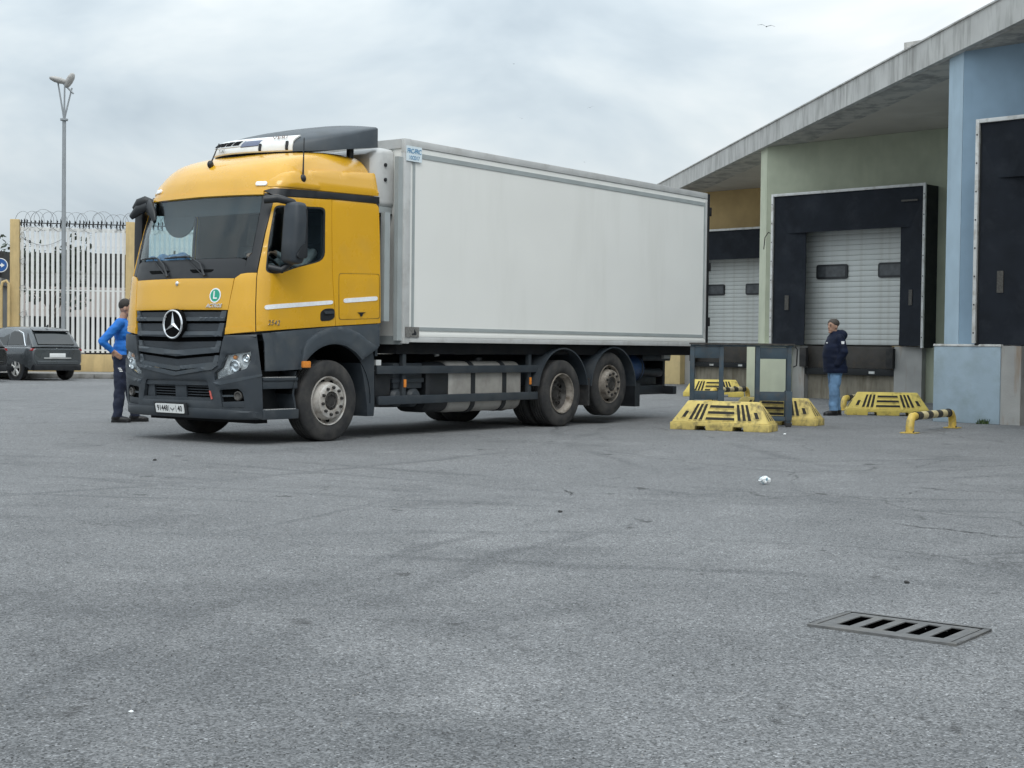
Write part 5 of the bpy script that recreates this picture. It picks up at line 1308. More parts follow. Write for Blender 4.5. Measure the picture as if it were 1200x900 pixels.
# ================================================================== cars
def make_car(name, label, paint, loc, rz, group):
    car = thing(name, label, 'car', loc, rz, group)      # x forward, origin under the rear axle, y to the left
    WB, RO, FO = 2.66, .82, .86
    xs = [-RO, -RO + .06, -RO + .22, -.45, 0, .5, 1.2, 2.0, 2.66, 3.1, 3.38, WB + FO]
    def sect(x):
        k = min(1, (x + RO) / .22) if x < -RO + .22 else (min(1, (WB + FO - x) / .35))
        k = max(0, k); hw = .80 + .115 * (k ** .5)
        belt = 1.00 if x < 1.9 else 1.00 - (x - 1.9) * .07
        lo = .30 + .12 * (1 - k)
        belt -= (1 - k) * (.06 if x < 0 else .25)
        return [(x, -hw * .86, lo), (x, -hw * .97, lo + .12), (x, -hw, .58), (x, -hw * 1.0, .80), (x, -hw * .97, belt - .03), (x, -hw * .90, belt + .01),
                (x, hw * .90, belt + .01), (x, hw * .97, belt - .03), (x, hw, .80), (x, hw, .58), (x, hw * .97, lo + .12), (x, hw * .86, lo)]
    body = MB().loft([sect(x) for x in xs]).build('body', paint, car, smooth=60, bevel=.03, seg=3)
    # greenhouse: roof and pillars
    gh = []
    for x, z, hw, zb, hwb in ((-.74, 1.04, .76, 1.0, .80), (-.52, 1.33, .70, 1.0, .82), (-.36, 1.53, .64, 1.0, .83), (.1, 1.595, .63, 1.0, .83), (.9, 1.605, .64, 1.0, .83), (1.5, 1.55, .64, 1.0, .83), (1.95, 1.32, .70, 1.0, .82), (2.35, 1.04, .76, .98, .80)):
        gh.append([(x, -hwb, zb), (x, -hw - .05, z - .06), (x, -hw + .03, z), (x, 0, z + .02), (x, hw - .03, z), (x, hw + .05, z - .06), (x, hwb, zb)])
    MB().loft(gh).build('roof', paint, car, smooth=45)
    def strip(name, pts, mat, th=.012):
        n = len(pts); c = sum((Vector(p) for p in pts), Vector()) / n
        a = Vector(pts[1]) - Vector(pts[0]); b = Vector(pts[2]) - Vector(pts[0]); nn = a.cross(b).normalized()
        if nn.dot(c - Vector((.7, 0, .9))) < 0: nn = -nn
        mb = MB(); mb.add([Vector(p) + nn * th for p in pts] + [Vector(p) - nn * .03 for p in pts], [tuple(range(n)), tuple(range(2 * n - 1, n - 1, -1))] + [(i, (i + 1) % n, n + (i + 1) % n, n + i) for i in range(n)])
        return mb.build(name, mat, car, smooth=20)
    for sg_ in (1, -1):
        def sd(x, z): return (x, sg_ * (.83 - (z - 1.0) * .30), z)
        strip('side_window', [sd(-.28, 1.08), sd(-.12, 1.34), sd(.10, 1.45), sd(.55, 1.485), sd(.55, 1.05)], 'car_glass')
        strip('side_window', [sd(.60, 1.05), sd(.60, 1.49), sd(1.25, 1.47), sd(1.60, 1.34), sd(1.85, 1.12), sd(1.85, 1.06)], 'car_glass')
        mb = MB(); mb.tube([sd(.9, 1.515), sd(.2, 1.50), sd(-.12, 1.41), sd(-.33, 1.12), sd(-.42, 1.03)], .018, 6); mb.tube([sd(-.3, 1.035), sd(1.9, 1.03)], .012, 6); mb.build('window_trim', 'chrome', car)
        strip('rear_quarter_black', [(-.50, sg_ * .745, 1.26), (-.36, sg_ * .715, 1.42), (-.42, sg_ * .80, 1.07), (-.62, sg_ * .79, 1.06)], 'car_black', .01)
        for wx in (0, WB):
            t = MB().lathe([(.22, -.105), (.30, -.115), (.345, -.10), (.36, -.06), (.36, .06), (.345, .10), (.30, .115), (.22, .105)], (0, 0, 0), (0, 1, 0), 32).build('wheel', 'rubber', car, smooth=40)
            t.location = (wx, sg_ * .79, .36)
            rm = MB(); rm.lathe([(.235, .09), (.24, .115), (.225, .12), (.215, .06)], (0, 0, 0), (0, sg_, 0), 32); 
            for k in range(5):
                a = k * 2 * pi / 5 + .3
                for da in (-.17, .17):
                    rm.tube([(.05 * cos(a), sg_ * .10, .05 * sin(a)), (.22 * cos(a + da), sg_ * .105, .22 * sin(a + da))], [.03, .024], 5)
            rm.lathe([(.001, .112), (.05, .112), (.055, .09)], (0, 0, 0), (0, sg_, 0), 12); rm.build('rim', 'alu', t, smooth=40)
            MB().lathe([(.001, .03), (.23, .03)], (0, 0, 0), (0, sg_, 0), 20).build('wheel_back', 'void_black', t)
            MB().lathe([(.36, .0), (.46, .0), (.46, .03), (.36, .03)], (wx, sg_ * .885, .40), (0, sg_, 0), 24, arc=(radians(-12), radians(192)) , zdir=(1, 0, 0) if sg_ < 0 else (1, 0, 0)).build('arch_cladding', 'plastic_black', car, smooth=40)
            MB().lathe([(.001, .02), (.42, .02)], (wx, sg_ * .895, .40), (0, sg_, 0), 24).build('arch_shadow', 'void_black', car, smooth=0) if False else None
        MB().box(.1, 2.5, sg_ * .87 if sg_ < 0 else .83, sg_ * .83 if sg_ < 0 else .925, .27, .42).build('sill', 'plastic_black', car, bevel=.02)
    for y0 in (1, -1):
        tl = MB(); tl.prism(rounded([(y0 * .40, .945), (y0 * .84, .965), (y0 * .87, .895), (y0 * .62, .885), (y0 * .45, .915)], .02), -RO - .018 + .05, -RO + .22, axis=0); tl.build('tail_light', 'tail_red', car, smooth=30)
    strip('rear_window', [(-.745, -.62, 1.08), (-.745, .62, 1.08), (-.50, .60, 1.37), (-.43, .56, 1.43), (-.43, -.56, 1.43), (-.50, -.60, 1.37)], 'car_glass', .02)
    sp_ = MB(); sp_.prism([(-.50, 1.495), (-.28, 1.565), (-.28, 1.53), (-.48, 1.47)], -.60, .60, axis=1); sp_.build('roof_spoiler', 'car_black', car, bevel=.008)
    MB().box(-RO - .012, -RO + .06, -.27, .27, .70, .82).build('number_plate', 'white_paint', car, bevel=.005)
    MB().box(-RO - .02, -RO + .10, -.46, .46, .66, .69).build('plate_ledge', 'alu', car, bevel=.005)
    MB().box(-RO - .035, -RO + .16, -.80, .80, .30, .48).build('lower_bumper', 'plastic_black', car, bevel=.03)
    MB().box(-RO - .03, -RO + .12, -.70, .70, .485, .60).build('bumper', paint, car, bevel=.03)
    mb = MB(); mb.prism([(0, .065), (.055, 0), (0, -.065), (-.055, 0)], -RO - .01, -RO + .04, axis=0); e_ = mb.build('rear_emblem', 'chrome', car); e_.location = (0.06, 0, .92)
    mb = MB(); mb.prism([(-.30, 1.60), (-.18, 1.61), (-.30, 1.68)], -.02, .02, axis=1); mb.build('aerial_fin', 'car_black', car)
    return car
PHI = radians(50)
make_car('parked_car', 'dark grey parked SUV with chrome window trim by the fence', 'car_grey', (-14.28, 44.6, 0), pi / 2 + PHI, 'cars parked along the fence')
make_car('parked_car', 'black parked car with red tail light at the left photo edge', 'car_black', (-15.62, 41.9, 0), pi / 2 + PHI, 'cars parked along the fence')

# ================================================================== barriers, wheel guides, loading table
def barrier_mesh():
    L, Wd, H, hb_ = .75, .27, .43, .13; TL, TW = .44, .07
    b = MB()
    # base block with two fork pockets on each long side
    xs = [-L, -.36, -.20, .20, .36, L]
    for i in range(5):
        z0 = .0 if i % 2 == 0 else .065
        b.box(xs[i], xs[i + 1], -Wd, Wd, z0, hb_)
    return b
def make_barrier(name, label, loc, rz, mat):
    t = thing(name, label, 'barrier', loc, rz, 'yellow plastic barriers by the docks')
    L, Wd, H, hb_ = .75, .25, .425, .112; TL, TW = .54, .055
    pr = [(-L, 0), (-.37, 0), (-.36, .06), (-.21, .06), (-.20, 0), (.20, 0), (.21, .06), (.36, .06), (.37, 0), (L, 0), (L, hb_), (-L, hb_)]
    MB().prism(pr, -Wd, Wd, axis=1).build('base', mat, t, bevel=.012)
    c = [(-L + .015, -Wd + .015, hb_ + .001), (L - .015, -Wd + .015, hb_ + .001), (L - .015, Wd - .015, hb_ + .001), (-L + .015, Wd - .015, hb_ + .001),
         (-TL, -TW, H), (TL, -TW, H), (TL, TW, H), (-TL, TW, H)]
    up_ = MB().hexa(c).build('upper_body', mat, t, bevel=.016)
    C = [Vector(p) for p in c]
    def face_slot(q, u0, u1, v0, v1):
        def P(u, v): return q[0].lerp(q[1], u).lerp(q[3].lerp(q[2], u), v)
        nn = (q[1] - q[0]).cross(q[3] - q[0]).normalized()
        if nn.dot(q[0] - Vector((0, 0, .2))) < 0: nn = -nn
        a = [P(u0, v0), P(u1, v0), P(u1, v1), P(u0, v1)]
        MB().hexa([p - nn * .02 for p in a] + [p + nn * .0025 for p in a]).build('slot', 'slot_dark', up_, smooth=0)
        # proud rim along the lower edge of the slot
        MB().hexa([p - nn * .0 for p in (P(u0, v0 - .035), P(u1, v0 - .035), P(u1, v0), P(u0, v0))] + [p + nn * .010 for p in (P(u0, v0 - .03), P(u1, v0 - .03), P(u1, v0 - .005), P(u0, v0 - .005))]).build('slot_rim', mat, up_, smooth=0)
    for q in ([C[0], C[1], C[5], C[4]], [C[2], C[3], C[7], C[6]]):
        for j in range(3): face_slot(q, .345, .655, .12 + j * .28, .25 + j * .28)
        for j in range(3):
            face_slot(q, .165 + j * .056, .198 + j * .056, .12, .86); face_slot(q, .69 + j * .056, .723 + j * .056, .12, .86)
        face_slot(q, .075, .115, .22, .52); face_slot(q, .885, .925, .22, .52)
    for q in ([C[1], C[2], C[6], C[5]], [C[3], C[0], C[4], C[7]]):
        face_slot(q, .20, .28, .12, .5); face_slot(q, .44, .56, .12, .8); face_slot(q, .72, .80, .12, .5)
    return t
make_barrier('barrier', 'worn yellow barrier nearest the camera, in front of the loading table', (3.13, 21.62, 0), radians(-25), 'barrier_yellow_worn')
make_barrier('barrier', 'yellow barrier behind and right of the loading table legs', (4.22, 23.55, 0), radians(-28), 'barrier_yellow_worn')
make_barrier('barrier', 'clean yellow barrier between the man in navy and the blue plinth', (6.98, 27.3, 0), radians(-8), 'barrier_yellow')
make_barrier('barrier', 'farthest yellow barrier seen through the loading table, by the ochre dock', (5.05, 36.7, 0), radians(-10), 'barrier_yellow')
def make_guide(label, p, q):
    p = Vector(p); q = Vector(q); d = q - p; L = d.length
    t = thing('wheel_guide', label, 'guide rail', p, atan2(d.y, d.x), 'striped pipe wheel guides at the docks')
    R = .060; h = .235
    def bend(x0, sg_): return [(x0, 0, .012), (x0, 0, h - .14), (x0 + sg_ * .03, 0, h - .05), (x0 + sg_ * .09, 0, h), (x0 + sg_ * .22, 0, h + .01)]
    MB().tube(bend(0, 1), R, 14).build('end_bend', 'guide_yellow', t, smooth=60); MB().tube(bend(L, -1), R, 14).build('end_bend', 'guide_yellow', t, smooth=60)
    MB().tube([(.225, 0, h + .01), (L - .225, 0, h + .01)], R, 14).build('striped_pipe', 'guide_stripes', t, smooth=60)
    for x in (.22, L - .22): MB().tube([(x - .012, 0, h + .01), (x + .012, 0, h + .01)], R + .008, 14).build('joint_band', 'spike_black', t, smooth=60)
    for x in (0, L):
        MB().box(x - .11, x + .11, -.11, .11, .004, .016).build('base_plate', 'guide_yellow', t)
        for a in (-.085, .085): MB().lathe([(.012, 0), (.012, .02), (.001, .022)], (x + a, a, .016), (0, 0, 1), 6).build('anchor_bolt', 'spike_black', t)
g0, g1 = Vector((5.80, 21.35, 0)), Vector((6.90, 22.95, 0))
make_guide('black and yellow striped wheel guide in front of the blue plinth', g0, g1)
make_guide('striped wheel guide behind the loading table, near the ochre dock', g0 + PER, g1 + PER)
make_guide('striped wheel guide behind the legs of the man in navy', (6.60, 29.2, 0), (7.6, 30.7, 0))
# loading table: rubber topped plate on two steel end frames
tb = thing('loading_table', 'blue-grey steel loading table with a black rubber top beside the truck', 'table', (3.60, 23.0, 0), radians(-8))
MB().box(-.80, .78, -.24, .26, 1.235, 1.262).build('top_plate', 'steel_blue', tb, bevel=.004)
vs = []; fs = []
n = 28
for j, (y, dz) in enumerate(((-.27, 0), (.29, 0))):
    for i in range(n + 1): vs.append((-.82 + 1.62 * i / n, y + .006 * sin(i * 2.1), 1.264 + .006 * abs(noise.noise(Vector((i * .5, y, 0))))))
for i in range(n): fs.append((i, i + 1, n + 2 + i, n + 1 + i))
k0 = len(vs); vs += [(a, b, c + .022) for a, b, c in vs[:k0]]; fs += [tuple(x + k0 for x in f) for f in fs]
ring_ = list(range(n + 1)) + list(range(2 * n + 1, n, -1))
for i in range(len(ring_)): a, b = ring_[i], ring_[(i + 1) % len(ring_)]; fs.append((a, b, b + k0, a + k0))
MB().add(vs, fs).build('rubber_top', 'rubber_mat', tb, smooth=20)
for x0, x1, lowz in ((-.77, -.32, .38), (.24, .72, 0.0)):
    for xx in (x0, x1):
        for yy in (-.23, .19):
            MB().box(xx - .035, xx + .035, yy, yy + .05, .06, 1.235).build('leg', 'steel_blue', tb, bevel=.005)
    for yy in (-.225, .195):
        MB().box(x0 + .036, x1 - .036, yy, yy + .04, 1.05, 1.232).build('top_crossbar', 'steel_blue', tb, bevel=.004)
        MB().box(x0 + .036, x1 - .036, yy, yy + .04, .40, .53).build('lower_crossbar', 'steel_blue', tb, bevel=.004)
        MB().box(x0 + .036, x1 - .036, yy, yy + .04, .09, .15).build('foot_crossbar', 'steel_blue', tb, bevel=.004)
    for xx in (x0, x1):
        for yy in (-.23, .19):
            MB().box(xx - .05, xx + .05, yy - .012, yy + .062, .10, .55 if xx == x1 else .30).build('leg_sleeve', 'steel_blue', tb, bevel=.005)
            MB().box(xx - .045, xx + .045, yy - .005, yy + .055, .0, .06).build('foot', 'rubber', tb, bevel=.006)
MB().tube([(.80, -.20, 1.25), (.84, -.2, 1.20), (.83, -.2, .95), (.78, -.2, .93)], .012, 6).build('hook', 'spike_black', tb)

# ================================================================== people
def limb(mb, p, q, r0, r1, n=14):
    p = Vector(p); q = Vector(q); d = q - p
    pts = [p + d * (i / 6) for i in range(7)]; mb.tube(pts, [r0 + (r1 - r0) * i / 6 for i in range(7)], n)
    mb.ball(p, r0, n, 8); mb.ball(q, r1, n, 8)
def make_head(mb, c, f, s=1.0):
    """head mass looking along f (unit, horizontal)"""
    f = Vector(f).normalized(); l = Vector((-f.y, f.x, 0)); z = Vector((0, 0, 1)); c = Vector(c)
    R = Matrix((f, l, z)).transposed()
    mb.ball(c + z * .02 * s, (.098 * s, .078 * s, .112 * s), 16, 12, R=R)
    mb.ball(c + f * .022 * s - z * .055 * s, (.070 * s, .058 * s, .068 * s), 14, 10, R=R)
    mb.ball(c + f * .098 * s - z * .022 * s, (.020 * s, .014 * s, .026 * s), 10, 6, R=R)
    mb.ball(c + f * .105 * s - z * .035 * s, (.012 * s, .015 * s, .011 * s), 8, 6, R=R)
    mb.ball(c + f * .072 * s - z * .105 * s, (.028 * s, .030 * s, .022 * s), 10, 6, R=R)
    mb.ball(c + f * .082 * s - z * .072 * s, (.014 * s, .026 * s, .010 * s), 8, 6, R=R)
    mb.ball(c + f * .080 * s + z * .018 * s, (.014 * s, .052 * s, .012 * s), 8, 6, R=R)
    for sg_ in (1, -1): mb.ball(c + l * sg_ * .078 * s - z * .015 * s - f * .012 * s, (.020 * s, .012 * s, .032 * s), 8, 6, R=R)
def remesh(mb, vox, it=3):
    return bake(mb.mesh('b', 'skin'), [('REMESH', dict(mode='VOXEL', voxel_size=vox)), ('SMOOTH', dict(iterations=it, factor=.5))], 'body')
def face(t, hc, f, s=1.0, eye='hair_dark'):
    f = Vector(f).normalized(); l = Vector((-f.y, f.x, 0)); z = Vector((0, 0, 1)); R_ = Matrix((f, l, z)).transposed()
    for sg_ in (1, -1): MB().ball(Vector(hc) + f * .083 * s + l * sg_ * .032 * s + z * .004 * s, (.010 * s, .014 * s, .007 * s), 8, 6, R=R_).build('eye', eye, t)
    for sg_ in (1, -1): MB().ball(Vector(hc) + f * .086 * s + l * sg_ * .034 * s + z * .026 * s, (.010 * s, .022 * s, .006 * s), 8, 6, R=R_).build('eyebrow', eye, t)
    MB().ball(Vector(hc) + f * .088 * s - z * .073 * s, (.010 * s, .024 * s, .004 * s), 8, 6, R=R_).build('mouth', 'lip', t)
def wrinkle(me, z0, z1, amp, sz=18.0):
    nrm = [v.normal.copy() for v in me.vertices]
    for i_, v in enumerate(me.vertices):
        if z0 < v.co.z < z1:
            k = min(1, (v.co.z - z0) / .06, (z1 - v.co.z) / .06)
            v.co += nrm[i_] * amp * k * (noise.noise(Vector((v.co.x * 7, v.co.y * 7, v.co.z * sz))) + .5 * noise.noise(Vector((v.co.x * 15, v.co.y * 15 + 4, v.co.z * sz * 2))))
def paint(me, mats, fn):
    me.materials.clear()
    for m_ in mats: me.materials.append(MATS[m_])
    for p in me.polygons: p.material_index = fn(p.center); p.use_smooth = True
def hand(mb, wrist, d, palm_n, curl=.5, s=1.0):
    d = Vector(d).normalized(); n = Vector(palm_n); n = (n - d * n.dot(d)).normalized(); sd_ = d.cross(n); w = Vector(wrist)
    R = Matrix((d, sd_, n)).transposed()
    mb.ball(w + d * .045 * s, (.055 * s, .042 * s, .018 * s), 12, 8, R=R)
    for i, (o_, L) in enumerate(((-.030, .070), (-.010, .082), (.010, .078), (.028, .062))):
        p = w + d * .085 * s + sd_ * o_ * s; p2 = p + (d * cos(curl * .6) + n * sin(curl * .6)) * L * .5 * s; p3 = p2 + (d * cos(curl * 1.5) + n * sin(curl * 1.5)) * L * .5 * s
        mb.tube([w + d * .05 * s + sd_ * o_ * .8 * s, p, p2, p3], [.0105 * s, .0105 * s, .0095 * s, .008 * s], 8); mb.ball(p3, .008 * s, 8, 5)
    p = w + d * .03 * s - sd_ * .035 * s; p2 = p + (d * .5 - sd_ * .7 + n * .3).normalized() * .035 * s; p3 = p2 + (d * .9 - sd_ * .1 + n * .3).normalized() * .032 * s
    mb.tube([w + d * .02 * s, p, p2, p3], [.012 * s, .013 * s, .011 * s, .009 * s], 8); mb.ball(p3, .009 * s, 8, 5)
def shoe(mb, ank, f, s=1.0):
    f = Vector(f).normalized(); l = Vector((-f.y, f.x, 0)); R = Matrix((f, l, Vector((0, 0, 1)))).transposed(); a = Vector(ank); g = Vector((a.x, a.y, 0))
    mb.ball(g + f * .06 + Vector((0, 0, .045)), (.145, .050, .048), 14, 8, R=R); mb.ball(g + f * .12 + Vector((0, 0, .04)), (.075, .052, .04), 12, 8, R=R); mb.ball(g - f * .03 + Vector((0, 0, .06)), (.06, .045, .06), 12, 8, R=R)
    mb.add([tuple(g + f * x + l * y + Vector((0, 0, z))) for z in (.0, .03) for x, y in ((-.085, -.035), (.17, -.048), (.205, 0), (.17, .048), (-.085, .035))], [(4, 3, 2, 1, 0), (5, 6, 7, 8, 9)] + [(i, (i + 1) % 5, 5 + (i + 1) % 5, 5 + i) for i in range(5)])

# --- man in the blue top, standing in profile, hand on hip (x forward, y left)
def man_blue():
    t = thing('person', 'man in bright blue top and navy trousers standing behind the truck cab', 'person', (-5.80, 21.85, 0), radians(8))
    b = MB()
    hipL, hipR = Vector((-.01, .10, .95)), Vector((.0, -.10, .95))
    aR = Vector((-.06, -.12, .09)); aL = Vector((.17, .13, .09)); kR = Vector((-.02, -.12, .52)); kL = Vector((.10, .12, .52))
    limb(b, hipR, kR, .125, .092); limb(b, kR, aR, .088, .068); limb(b, hipL, kL, .125, .092); limb(b, kL, aL, .088, .068)
    b.ball((-.005, 0, .98), (.155, .185, .14), 16, 10)
    b.ball((.03, 0, 1.12), (.17, .185, .17), 16, 10); b.ball((.085, 0, 1.17), (.15, .155, .16), 16, 10); b.ball((.015, 0, 1.34), (.15, .20, .19), 16, 10); b.ball((-.02, 0, 1.45), (.115, .20, .09), 16, 10)
    shR = Vector((-.02, -.19, 1.47)); elR = Vector((-.25, -.33, 1.20)); wrR = Vector((-.11, -.275, 1.05))
    limb(b, shR, elR, .076, .060); limb(b, elR, wrR, .058, .038)
    shL = Vector((-.01, .19, 1.47)); elL = Vector((.05, .27, 1.19)); wrL = Vector((.22, .20, 1.08))
    limb(b, shL, elL, .072, .056); limb(b, elL, wrL, .054, .036)
    hand(b, wrR, (.80, .02, -.60), (.1, 1, 0), .3); hand(b, wrL, (.9, -.3, .1), (0, -1, 0), .5)
    limb(b, (-.01, 0, 1.50), (.02, 0, 1.60), .060, .056)
    hc = Vector((.045, 0, 1.70)); make_head(b, hc, (1, .1, 0), 1.02)
    shoe(b, aR, (1, -.1, 0)); shoe(b, aL, (1, .1, 0))
    me = remesh(b, .0085, 3)
    def fn(c):
        if c.z < .085: return 3
        dR = (c - wrR).length; dL = (c - wrL).length
        if c.z > 1.545: return 0
        al = (c - wrR).dot(Vector((.8, .02, -.6)))
        if 0 < al < .20 and ((c - wrR) - Vector((.8, .02, -.6)) * al).length < .06 and c.y < -.232: return 0
        if dL < .16 and (c - wrL).dot(Vector((.9, -.3, .1))) > .005: return 0
        if c.z > 1.005 or (c - elR).length < .12: return 1
        return 2
    paint(me, ['skin', 'shirt_blue', 'trouser_navy', 'shoe_black'], fn)
    wrinkle(me, .10, .98, .013, 9); wrinkle(me, 1.02, 1.5, .010, 14)
    bo_ = obj('body', me, t); face(t, hc, (1, .1, 0), 1.02)
    h = MB(); h.ball(hc + Vector((-.014, 0, .042)), (.098, .086, .100), 18, 14); hm = h.mesh('hair', 'hair_dark', smooth=60)
    obj('hair', hm, t)
    lg = MB()
    for i in range(3): lg.box(.085 - .012 * i, .13 - .012 * i, -.215, -.195, .74 + i * .022, .752 + i * .022)
    lo_ = lg.build('trouser_logo', 'reflective_white', t); lo_.location = (-.10, -.012, .015)
    return t
man_blue()
# --- man in the navy parka and jeans, facing left
def man_navy():
    t = thing('person', 'grey-haired man in navy parka and jeans standing at the green dock', 'person', (5.93, 26.95, 0), radians(180 + 10))
    b = MB()
    hipL, hipR = Vector((0, .085, .90)), Vector((0, -.085, .90)); kL, kR = Vector((.055, .10, .50)), Vector((-.03, -.10, .50)); aL, aR = Vector((.06, .11, .09)), Vector((-.09, -.11, .09))
    limb(b, hipL, kL, .12, .098); limb(b, kL, aL, .096, .080); limb(b, hipR, kR, .12, .098); limb(b, kR, aR, .096, .080)
    b.ball((0, 0, .93), (.14, .17, .14), 16, 10); b.ball((.02, 0, 1.12), (.15, .18, .2), 16, 10); b.ball((0, 0, 1.33), (.14, .20, .17), 16, 10)
    limb(b, (0, 0, 1.42), (.03, 0, 1.54), .065, .060)
    hc = Vector((.055, 0, 1.635)); make_head(b, hc, (1, .35, 0), 1.05)
    shoe(b, aL, (1, .05, 0)); shoe(b, aR, (1, -.1, 0))
    wl = Vector((.04, .165, .98)); wr = Vector((.04, -.165, .98))
    for sh_, el, wr_ in (((0, .19, 1.42), (-.05, .27, 1.16), wl), ((0, -.19, 1.42), (-.05, -.27, 1.16), wr)): limb(b, sh_, el, .06, .048); limb(b, el, wr_, .046, .034); hand(b, wr_, (.35, -.3 if wr_.y > 0 else .3, -.85), (.2, -1 if wr_.y > 0 else 1, 0), .4)
    me = remesh(b, .009, 3)
    paint(me, ['skin', 'jeans', 'shoe_black'], lambda c: 2 if c.z < .095 else (0 if c.z > 1.2 else 1))
    wrinkle(me, .10, .95, .013, 9)
    obj('body', me, t); face(t, hc, (1, .35, 0), 1.05)
    pk = MB()
    rings = []
    for z, rx, ry, cx in ((.78, .215, .245, -.01), (.82, .22, .25, -.01), (1.0, .205, .245, .015), (1.12, .205, .24, .03), (1.25, .20, .24, .02), (1.36, .175, .235, .0), (1.44, .14, .215, -.01), (1.50, .105, .13, .0), (1.545, .095, .10, .01)):
        rings.append([(cx + rx * cos(a), ry * sin(a), z) for a in [2 * pi * i / 28 for i in range(28)]])
    pk.loft(rings)
    for sgn in (1, -1): limb(pk, (0, sgn * .195, 1.41), (-.05, sgn * .275, 1.16), .085, .078); limb(pk, (-.05, sgn * .275, 1.16), (.05, sgn * .225, .95), .076, .062)
    pk.ball((-.115, 0, 1.475), (.105, .135, .10), 16, 10); pk.ball((-.05, 0, 1.50), (.10, .12, .075), 14, 8)
    pm_ = bake(pk.mesh('p', 'parka_navy'), [('REMESH', dict(mode='VOXEL', voxel_size=.012)), ('SMOOTH', dict(iterations=4, factor=.5))], 'parka')
    for v in pm_.vertices:
        k = .010 * noise.noise(Vector((v.co.x * 5, v.co.y * 5, v.co.z * 16))) ; r = Vector((v.co.x, v.co.y, 0))
        if r.length > .01: v.co += r.normalized() * k
    pm_.materials.clear(); pm_.materials.append(MATS['parka_navy'])
    for p in pm_.polygons: p.use_smooth = True
    pko = obj('parka', pm_, t)
    h = MB(); h.ball(hc + Vector((-.012, -.004, .055)), (.110, .093, .088), 18, 14); obj('hair', h.mesh('hair', 'hair_grey', smooth=60), t)
    pt = MB().prism(rounded([(-.025, -.02), (.025, -.02), (.032, .03), (-.032, .03)], .008), -.004, .004, axis=1).build('sleeve_patch', 'reflective_white', pko); pt.location = (-.012, .306, 1.33)
    pt = MB().box(-.004, .004, -.03, .03, -.01, .01).build('chest_logo', 'reflective_white', pko); pt.location = (.192, .06, 1.33)
    return t
man_navy()
# --- driver in the cab, grey sleeve and hand on the wheel (truck axes: x to the rear)
def driver():
    t = thing('person', 'truck driver in grey jacket behind the steering wheel', 'person', truck.location, truck.rotation_euler[2])
    b = MB(); f = Vector((-1, 0, 0))
    b.ball((.17, .68, 1.80), (.18, .19, .14), 16, 10); b.ball((.20, .68, 2.05), (.14, .19, .22), 16, 10); b.ball((.20, .68, 2.26), (.13, .21, .16), 16, 10)
    for sy_ in (-.10, .10): limb(b, (.10, .68 + sy_, 1.80), (-.40, .68 + sy_ * 1.3, 1.82), .09, .07); limb(b, (-.40, .68 + sy_ * 1.3, 1.82), (-.50, .68 + sy_ * 1.3, 1.40), .068, .05); b.ball((-.56, .68 + sy_ * 1.3, 1.35), (.13, .05, .045), 12, 8)
    wr = {}
    for sg_ in (-1, 1):
        sh_ = Vector((.17, .68 + sg_ * .20, 2.33)); el = Vector((-.12, .68 + sg_ * .28, 2.14)); w = Vector((-.46, .68 + sg_ * .20, 2.30)); wr[sg_] = w
        limb(b, sh_, el, .065, .052); limb(b, el, w, .05, .036); hand(b, w, (-.9, -sg_ * .2, .05), (-.3, 0, -1), .9)
    limb(b, (.18, .68, 2.38), (.16, .68, 2.50), .06, .055); hc = Vector((.13, .68, 2.60)); make_head(b, hc, (-1, 0, 0), 1.0)
    me = remesh(b, .011, 3)
    def fn(c):
        if c.z > 2.44: return 0
        for s_ in (-1, 1):
            if (c - wr[s_]).length < .2 and c.x < wr[s_].x - .005: return 0
        return 1 if c.z > 1.90 else 2
    paint(me, ['skin', 'jacket_grey', 'trouser_navy'], fn); obj('body', me, t)
    h = MB(); h.ball(hc + Vector((.018, 0, .045)), (.100, .086, .095), 16, 12); obj('hair', h.mesh('hair', 'hair_dark', smooth=60), t)
driver()

# ================================================================== litter, stones, weed, birds
cp_ = MB(); cp_.ball((0, 0, 0), (.046, .036, .032), 14, 10)
me = cp_.mesh('crumpled_paper', ['paper', 'paper_print'], smooth=0)
for v in me.vertices:
    v.co *= 1 + .55 * noise.noise(v.co * 60) + .25 * noise.noise(v.co * 160)
for i, p in enumerate(me.polygons): p.material_index = 1 if noise.noise(p.center * 60) > .22 else 0
zmin = min(v.co.z for v in me.vertices)
tag(obj('crumpled_paper', me, None, (2.25, 13.0, -zmin + .001)), 'crumpled piece of white printed paper lying on the asphalt', 'litter')
def rock(name, label, loc, r, mat, seed):
    b = MB(); b.ball((0, 0, 0), (r, r * .75, r * .5), 8, 6); me = b.mesh(name, mat, smooth=0)
    for v in me.vertices: v.co *= 1 + .45 * noise.noise(v.co * (1.2 / r) + Vector((seed, 0, 0)))
    z = min(v.co.z for v in me.vertices); return tag(obj(name, me, None, (loc[0], loc[1], -z - r * .06)), label, 'litter', 'scraps lying on the asphalt')
rock('paper_scrap', 'small white scrap on the asphalt in front of the worn yellow barrier', (3.84, 20.6), .022, 'paper', 1)
rock('pebble', 'pale pebble on the asphalt near the bottom left corner', (-1.22, 4.72), .008, 'paper', 2)
rock('pebble', 'dark pebble on the asphalt above the drain grate', (2.05, 7.55), .015, 'stone_dark', 3)
rock('pebble', 'small dark pebble on the asphalt left of the crumpled paper', (.36, 10.6), .018, 'stone_dark', 4)
rock('pebble', 'dark pebble on the left part of the asphalt below the truck', (-3.6, 14.8), .02, 'stone_dark', 5)
